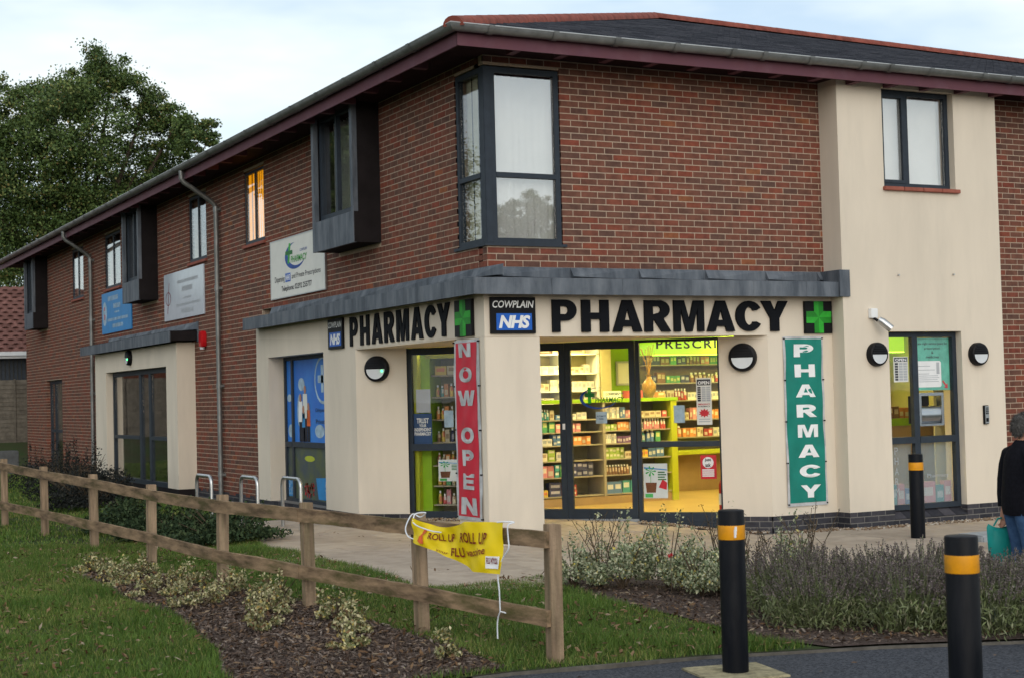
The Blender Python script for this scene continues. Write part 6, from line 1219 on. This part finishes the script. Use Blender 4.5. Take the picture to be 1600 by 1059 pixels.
# variegated shrubs in the bed by the lawn
gl = 'variegated shrubs in the bark bed by the fence'
LB_ = [(-4.38,.15,.26,.30,'furthest along the bark bed, by the fence'),(-4.15,-.55,.34,.34,'beside the second fence post from the lawn end'),(-4.45,-1.0,.30,.32,'at the lawn edge of the bark bed'),(-4.05,-1.6,.34,.36,'spreading, pale cream, in the bark bed'),(-4.35,-2.1,.30,.30,'at the narrow waist of the bark bed'),(-3.85,-2.55,.24,.40,'upright, by the middle fence post'),(-4.28,-3.15,.26,.34,'low, between bark and lawn'),(-3.68,-3.3,.27,.42,'bushy yellow, in front of the lower rail'),(-3.95,-3.9,.28,.34,'sparse, with bare twigs, in the bark bed'),(-3.55,-4.35,.2,.38,'tall thin, beside the sixth fence post'),(-4.25,-4.6,.22,.3,'half dead, brown and cream, near the path'),(-3.62,-4.95,.22,.32,'small, beneath the yellow banner'),(-3.95,-5.6,.18,.26,'tiny, at the front of the bark bed'),(-3.5,-6.2,.14,.3,'thin sprig, by the asphalt edge')]
for x,y,r_,h,d in LB_: shrub('euonymus_shrub', x, y, r_*1.0, h*.55, int(760*r_/.3), MT['euo'], 'yellow variegated shrub '+d, gl, spikes=5, size=(.022,.042))
gr_ = 'variegated shrubs in the bed by the paving'
for x,y,r_,h,n,d in ((-.95,-3.45,.27,.42,1900,'closest to the fence end, cream leaved'),(-.62,-3.75,.38,.58,3400,'broad silvery green, beside the fence end'),(-.28,-3.95,.38,.62,3400,'silvery, with a yellow leading shoot'),(-.25,-4.45,.34,.48,2600,'low cream clump at the lawn edge'),(.08,-4.45,.36,.60,3000,'grey green, behind the bare twigs'),(.2,-4.95,.36,.58,3000,'yellow flecked, next to the scratched bollard')):
    shrub('euonymus_shrub', x, y, r_, h, n, MT['euo_g'], 'variegated shrub '+d, gr_, spikes=6, size=(.022,.042), twigs=9)
x,y = -.32,-4.1; t = thing('rose_bloom', (x,y,.1), 'single small red rose bloom among the silvery shrubs', 'flower'); P = blob(40,(0,0,0),(.025,.025,.02),.2); V,F = leaves(P,.022*np.ones(40)); np_mesh('petals',V,F,MT['red'],parent=t,at=(x-.18,y-.25,.10)); m_ = MB(W); m_.tube([(x-.18,y-.25,-.22),(x-.18,y-.25,.09)],.003,5); m_.build('stem',MT['stem'],t)
# bare twiggy plants
for i,(x,y,h,d) in enumerate(((-.75,-3.6,.72,'rising above the broad silvery shrub'),(.0,-4.35,.75,'with seed heads, in the middle of the paving bed'),(-.15,-5.05,.62,'straight stemmed, in bare bark'),(.28,-5.2,.82,'tall, beside the scratched bollard'))):
    z = g(x,y); t = thing('bare_rose_bush', (x,y,z), 'bare twiggy rose bush '+d, 'shrub', 'bare rose bushes in the paving bed'); mb = MB(W); P = []
    for k in range(9):
        a = random.uniform(0,6.28); r_ = random.uniform(.08,.4)*h; b = Vector((x+r_*.4*math.cos(a),y+r_*.4*math.sin(a),z+h*.5)); c = Vector((x+r_*math.cos(a),y+r_*math.sin(a),z+h*random.uniform(.75,1))); mb.tube([(x,y,z-.02),b,c],[.006,.004,.0025],5)
        for q in range(3): e = b+(c-b)*random.random(); f_ = e+Vector((random.uniform(-.1,.1),random.uniform(-.1,.1),random.uniform(.03,.14))); mb.tube([e,f_],[.003,.0018],4); P.append(f_)
        P.append(c)
    mb.build('stems', MT['stem'], t); P = np.array(P)-np.array((x,y,z)); P = np.repeat(P,3,0)+rng.normal(size=(len(P)*3,3))*.012; V,F = leaves(P, .018*np.ones(len(P))); np_mesh('seed_heads',V,F,MT['cot'],tint=rng.random(len(F)),parent=t,at=(x,y,z))
# lavender
def lav_mesh(seed, rx, h):
    r_ = np.random.default_rng(seed); n = 2400
    a = r_.random(n)*6.28; q = rx*np.sqrt(r_.random(n)); P = np.stack([q*np.cos(a),q*np.sin(a),h*.62*(1-.35*(q/rx)**2)*r_.random(n)**.7],1)
    d = np.stack([np.cos(a)*q/rx*.5,np.sin(a)*q/rx*.5,np.ones(n)],1); V1,F1 = leaves(P, r_.uniform(.04,.08,n), updir=d*1.3, aspect=.18)
    m = 310; a = r_.random(m)*6.28; q = rx*np.sqrt(r_.random(m)); L = h*(1-.30*(q/rx)**2)*r_.uniform(.72,1.06,m); lean = .55*q/rx
    b = np.stack([q*.5*np.cos(a),q*.5*np.sin(a),0*a],1); dirv = np.stack([np.cos(a)*lean,np.sin(a)*lean,np.ones(m)],1)+r_.normal(size=(m,3))*.11; dirv /= np.linalg.norm(dirv,axis=1,keepdims=True); tip = b+dirv*L[:,None]
    sd_ = np.cross(dirv,r_.normal(size=(m,3))); sd_ /= np.linalg.norm(sd_,axis=1,keepdims=True); w_ = .0028
    V2 = np.stack([b-sd_*w_,b+sd_*w_,tip+sd_*w_*.7,tip-sd_*w_*.7],1).reshape(-1,3); F2 = np.arange(4*m).reshape(-1,4)
    Vs = np.concatenate([V1,V2]); Fs = np.concatenate([F1,F2+len(V1)])
    sp = []; 
    for k in range(7):
        for j in range(2): sp.append(tip-dirv*(.012*k)[None] if False else tip-dirv*(.011*k)+r_.normal(size=(m,3))*.004)
    SPp = np.concatenate(sp); dd = np.tile(dirv,(14,1)); V3,F3 = leaves(SPp, r_.uniform(.013,.020,len(SPp)), updir=dd*.8, aspect=.6)
    return (Vs,Fs,r_.random(len(Fs))),(V3,F3,r_.random(len(F3)))
LM = []
for sdv,(rx,h) in enumerate(((.42,.54),(.40,.50),(.44,.56))):
    (V,F,T),(V3,F3,T3) = lav_mesh(sdv+3,rx,h); o1 = np_mesh('foliage',V,F,MT['lav_leaf'],tint=T); o2 = np_mesh('flower_spikes',V3,F3,MT['lav_spike'],tint=T3); LM.append((o1.data,o2.data)); bpy.data.objects.remove(o1); bpy.data.objects.remove(o2)
LV_ = [(-.55,-6.35,'lowest, at the edge of the grass'),(-.1,-6.85,'at the asphalt edge near the grass'),(.3,-7.3,'at the asphalt edge at mid bed'),(1.05,-7.75,'at the asphalt edge beside the near bollard'),(.32,-5.35,'beside the scratched bollard'),(-.28,-5.75,'at the lawn edge'),(.55,-5.75,'in the back row near the scratched bollard'),(-.02,-6.25,'in the front row near the lawn'),(.62,-6.25,'in the middle of the bed'),(.28,-6.85,'in the front row at mid bed'),(.95,-6.3,'in the back row at mid bed'),(.85,-6.9,'in the front row before the near bollard'),(1.35,-6.75,'in the back row before the near bollard'),(.75,-7.4,'at the asphalt edge behind the near bollard'),(1.35,-7.35,'half hidden by the near bollard'),(1.75,-7.15,'in front of the person'),(1.9,-7.7,'at the corner nearest the person'),(2.3,-7.45,'beyond the near bollard, by the drive')]
for i,(x,y,d) in enumerate(LV_):
    z = g(x,y)+.015; t = thing('lavender_bush', (x,y,z), 'faded grey lavender bush with dark spikes '+d, 'lavender', 'lavender bushes along the asphalt'); a,b = LM[i%3]; rz = i*1.3; sc = random.uniform(.92,1.05)
    for nm,me in (('foliage',a),('flower_spikes',b)):
        o = link(me,nm,me.materials[0],t,at=(x,y,z)); o.rotation_euler = (0,0,rz); o.scale = (sc,)*3
for x,y,d in ((.45,-7.25,'at the asphalt edge'),(1.15,-7.6,'behind the near bollard'),(1.9,-7.95,'low, by the drive end')): shrub('santolina_shrub', x, y, .26, .28, 1600, MT['sil_leaf'], 'silver blue leaved low shrub '+d, 'silver leaved shrubs among the lavender', size=(.018,.035), twigs=3)
# dark evergreens behind the fence
for x,y,rx,h,d in ((-2.75,3.4,.8,.42,'spreading behind the fourth fence post'),(-2.35,2.5,.85,.40,'nearest the paving'),(-2.9,4.8,.75,.45,'between fence and cycle stands')): shrub('juniper_shrub', x, y, rx, h, 5200, MT['jun'], 'dark green spreading juniper '+d, 'dark junipers behind the fence', size=(.03,.07), twigs=14, spikes=16)
for x,y,rx,h,d in ((-2.0,12.3,1.0,.8,'in front of the side porch'),(-1.7,15.2,1.1,.85,'below the far ground floor window'),(-2.3,9.8,.9,.55,'behind the third fence post')):
    shrub('cotoneaster_shrub', x, y, rx, h, 4200, MT['cot'], 'dark twiggy arching shrub '+d, 'dark twiggy shrubs along the side wall', size=(.03,.06), twigs=40, spikes=18)
# ------------------------------------------------------------------ oak trees
TC = Vector((4.96,45.1,-.2)); RT = Vector((math.cos(YAW),-math.sin(YAW),0)); FWH = Vector((math.sin(YAW),math.cos(YAW),0))
K = 60/2427.24
LOBES = [(175,135,58),(110,150,50),(45,165,55),(228,170,45),(272,205,45),(322,232,40),(140,225,85),(215,265,80),(62,260,85),(-10,220,60),(285,290,60),(120,335,90),(28,350,95),(205,355,85),(-75,265,95),(-60,370,95),(300,340,50),(120,430,100),(10,450,90)]
cv,tt_ = [],[]
rng_keep = rng; rng = np.random.default_rng(5); rs = random.Random(3)
for px,py,r_ in LOBES:
    c = RT*((px-120)*K)+Vector((0,0,9.97+(300-py)*K))+FWH*rs.uniform(-2.2,2.2); R_ = r_*K; k = int(60*(R_/1.9)**2)+14
    for i in range(k):
        d = rng.normal(size=3); d /= np.linalg.norm(d); q = np.array(c)+d*R_*rng.uniform(.3,1.03); m = 170; s_ = R_*rng.uniform(.13,.30)
        p = q+rng.normal(size=(m,3))*s_*np.array([.62,.62,.42]); cv.append(p); b = rng.uniform(-.3,.3); tt_.append(np.clip(rng.normal(.45+b,.18,m),0,.999))
P = np.concatenate(cv); V,F = leaves(P, rng.uniform(.075,.135,len(P)), updir=np.array([0,0,.3]), aspect=.7)
rng = rng_keep
oak = thing('oak_tree', tuple(TC), 'large oak tree with a broad lumpy crown standing behind the building', 'tree', 'oak trees round the building')
crown = np_mesh('crown', V, F, MT['oak'], tint=np.concatenate(tt_), parent=oak, at=tuple(TC))
mb = MB(W); top = TC+Vector((0,0,6.8)); mb.tube([TC+Vector((0,0,-.3)),TC+Vector((.05,0,1)),TC+Vector((0,.1,4)),top],[.6,.45,.38,.32],12)
for px,py,r_ in LOBES:
    e = TC+RT*((px-120)*K)+Vector((0,0,9.9+(300-py)*K)); mb.tube([top-Vector((0,0,random.uniform(0,1.5))), top+(e-top)*.5+Vector((0,0,-.4)), e],[.2,.12,.03],7)
trunk = mb.build('trunk', MT['bark'], oak)
for x,y,rz,s_,d in ((-14,38,2.0,.85,'out to the side, mirrored in the side windows'),(-24,24,4.1,.9,'further out to the side, mirrored in the side windows'),(25,-47,1.0,.72,'added across the road for its reflection in the corner window')):  # oak across the road is unseen, added for its reflection in the glass
    r_ = thing('oak_tree', (x,y,-.2), 'oak tree '+d, 'tree', 'oak trees round the building'); r_.rotation_euler = (0,0,rz); r_.scale = (s_,)*3
    for src in (crown,trunk):
        o = src.copy(); COL.objects.link(o); o.parent = r_
# ------------------------------------------------------------------ grass, bark, leaf litter, pebbles
def scatter(n, poly, excl, dens=None):
    xs = [p[0] for p in poly]; ys = [p[1] for p in poly]; out = []
    A = np.array(poly); 
    X = rng.uniform(min(xs),max(xs),n); Y = rng.uniform(min(ys),max(ys),n)
    def ins(X,Y,poly):
        c = np.zeros(len(X),bool); j = len(poly)-1
        for i in range(len(poly)):
            xi,yi = poly[i]; xj,yj = poly[j]
            if yi != yj: c ^= ((yi > Y) != (yj > Y)) & (X < (xj-xi)*(Y-yi)/(yj-yi)+xi)
            j = i
        return c
    k = ins(X,Y,poly)
    for e in excl: k &= ~ins(X,Y,e)
    return X[k],Y[k]
def gnp(X,Y): return -.18-.1*np.clip(((X-Y)/Q2)/3,0,1)
NEAR = [(-8.5,-7.2),(-5.2,-7.2),(-4.2,-6.93),(-3.59,-6.79),(-3.28,-6.74),(-1.91,-6.87),(-1.45,-7.02),(-1.15,-7.05),(-1.2,-6.6),(-1.15,-6.03),(-1.06,-5.29),(-1.15,-4.48),(-1.0,-3.2),(-.82,-2.6),(-1.74,-2.98),(-2.14,-2.95),(-2.19,-2.67),(-2.10,-1.22),(-2.07,.33),(-2.17,1.32),(-2.04,2.18),(-1.5,3.4),(-8.5,3.4)]
FARL = [(-9,3.4),(-1.5,3.4),(-.95,4.3),(-.5,4.9),(-.45,18.4),(-.2,29),(-9,29)]
def grass(n, poly, excl, h0, h1, w_, name='grass'):
    X,Y = scatter(n, poly, excl); m = len(X); Z = gnp(X,Y)+.01
    a = rng.random(m)*6.28; pt = np.sin(X*2.3+1.1*np.sin(Y*1.9))+np.sin(Y*2.7+1.3*np.sin(X*3.1))+.6*np.sin(X*6.1+Y*4.7); h = rng.uniform(h0,h1,m)*np.clip(.85+.22*pt,.35,1.4); lx,ly = rng.normal(size=m)*.35*h, rng.normal(size=m)*.35*h; dx,dy = np.cos(a)*w_,np.sin(a)*w_
    V = np.stack([np.stack([X-dx,Y-dy,Z],1),np.stack([X+dx,Y+dy,Z],1),np.stack([X+lx,Y+ly,Z+h],1)],1).reshape(-1,3); F = np.arange(3*m).reshape(-1,3)
    patch = .5+.5*np.sin(X*1.7+np.sin(Y*1.3)*2)*np.sin(Y*2.1+1); t = np.clip(rng.normal(.42,.17,m)+.3*(patch-.5)+.07*pt+np.where(rng.random(m) < .06+.14*(patch > .8),.6,0),0,.999); h_ = 1
    return V,F,t
parts = [grass(430000,NEAR,[BED_L],.03,.075,.0035), grass(150000,FARL,[],.03,.08,.008)]
V = np.concatenate([p[0] for p in parts]); F = np.concatenate([parts[0][1],parts[1][1]+len(parts[0][0])]); T = np.concatenate([p[2] for p in parts])
np_mesh('grass',V,F,MT['grass'],tint=T,label='mown green grass of the lawn around the fence',cat='grass',kind='stuff')
def chips(n, poly, size, m, name, label, cat, flat=.4, lift=.03, excl=[]):
    X,Y = scatter(n, poly, excl); k = len(X); P = np.stack([X,Y,gnp(X,Y)+lift+rng.random(k)*.012],1); d = rng.normal(size=(k,3)); d[:,2] *= flat; d /= np.linalg.norm(d,axis=1,keepdims=True); q = np.stack([-d[:,1],d[:,0],rng.normal(size=k)*.3],1); q /= np.linalg.norm(q,axis=1,keepdims=True); s = rng.uniform(size[0],size[1],(k,1)); w_ = s*rng.uniform(.2,.5,(k,1)); nn = np.cross(d,q)
    V = np.stack([P-d*s-q*w_*.7,P-d*s*.2+q*w_,P+d*s+q*w_*.5,P+d*s*.3-q*w_+nn*w_*.4],1).reshape(-1,3)
    return V,np.arange(4*k).reshape(-1,4),rng.random(k)
for nm,poly,n,lab in (('bark_chips',BED_L,26000,'brown bark chips covering the bed by the fence'),('bark_chips',BED_R,26000,'brown bark chips covering the bed by the paving')):
    V,F,T = chips(n,poly,(.010,.026),MT['chips'],nm,lab,'bark chips'); np_mesh(nm,V,F,MT['chips'],tint=T,label=lab,cat='bark chips',kind='stuff')
a = chips(6500,NEAR,(.015,.034),None,'','','',excl=[BED_L],lift=.05); b = chips(2600,BED_L,(.014,.032),None,'','','',lift=.045); c = chips(4200,[(-1.05,-3.6),(-1.2,-6.3),(-1.1,-7.05),(.2,-7.6),(3.5,-8.8),(3.4,-8.2),(.3,-6.9),(-.5,-5.6),(-.6,-4.4)],(.014,.03),None,'','','',lift=.045); e_ = chips(160,[(-2.0,-2.8),(4,-3.5),(4,-.6),(-1.2,2.8)],(.015,.03),None,'','','',lift=.05); f_ = chips(220,[(-3.2,-6.95),(3,-9),(1,-11),(-4,-9)],(.015,.03),None,'','','',lift=.0)
V = np.concatenate([q[0] for q in (a,b,c,e_,f_)]); F = np.arange(len(V)).reshape(-1,4); T = np.concatenate([q[2] for q in (a,b,c,e_,f_)])
np_mesh('fallen_leaves',V,F,MT['leaf_litter'],tint=T,label='brown fallen autumn leaves scattered on lawn and paving',cat='leaves',kind='stuff')
pb = MB(); bm = bmesh.new(); bmesh.ops.create_icosphere(bm,subdivisions=1,radius=1); iv = np.array([v.co[:] for v in bm.verts]); if_ = np.array([[v.index for v in f.verts] for f in bm.faces]); bm.free()
def strip(fr,a0,a1,c0,c1,n): return [fr.p(random.uniform(a0,a1),0,random.uniform(c0,c1)) for k in range(n)]
pts = strip(DIAG,1.08,2.7,-.02,.22,420)+strip(DIAG,-2.7,-1.1,-.02,.3,380)+strip(FRONT,3.8,4.8,.13,.42,260)+strip(FRONT,4.7,7.5,.37,.62,620)+strip(SIDE,-5,-3.7,.13,.4,200)
n = len(pts); C = np.array([[p.x,p.y,pz(p.x,p.y)+.006] for p in pts]); S = rng.uniform(.009,.02,(n,1,1))*np.array([1,1,.7])*rng.uniform(.75,1.25,(n,1,3)); V = (iv[None]*S+C[:,None]).reshape(-1,3); F = (if_[None]+(np.arange(n)*len(iv))[:,None,None]).reshape(-1,3)
np_mesh('gravel',V,F,MT['pebble'],tint=np.repeat(rng.random(n),len(if_)),label='strip of mixed pebbles along the foot of the shopfront',cat='gravel',kind='stuff')
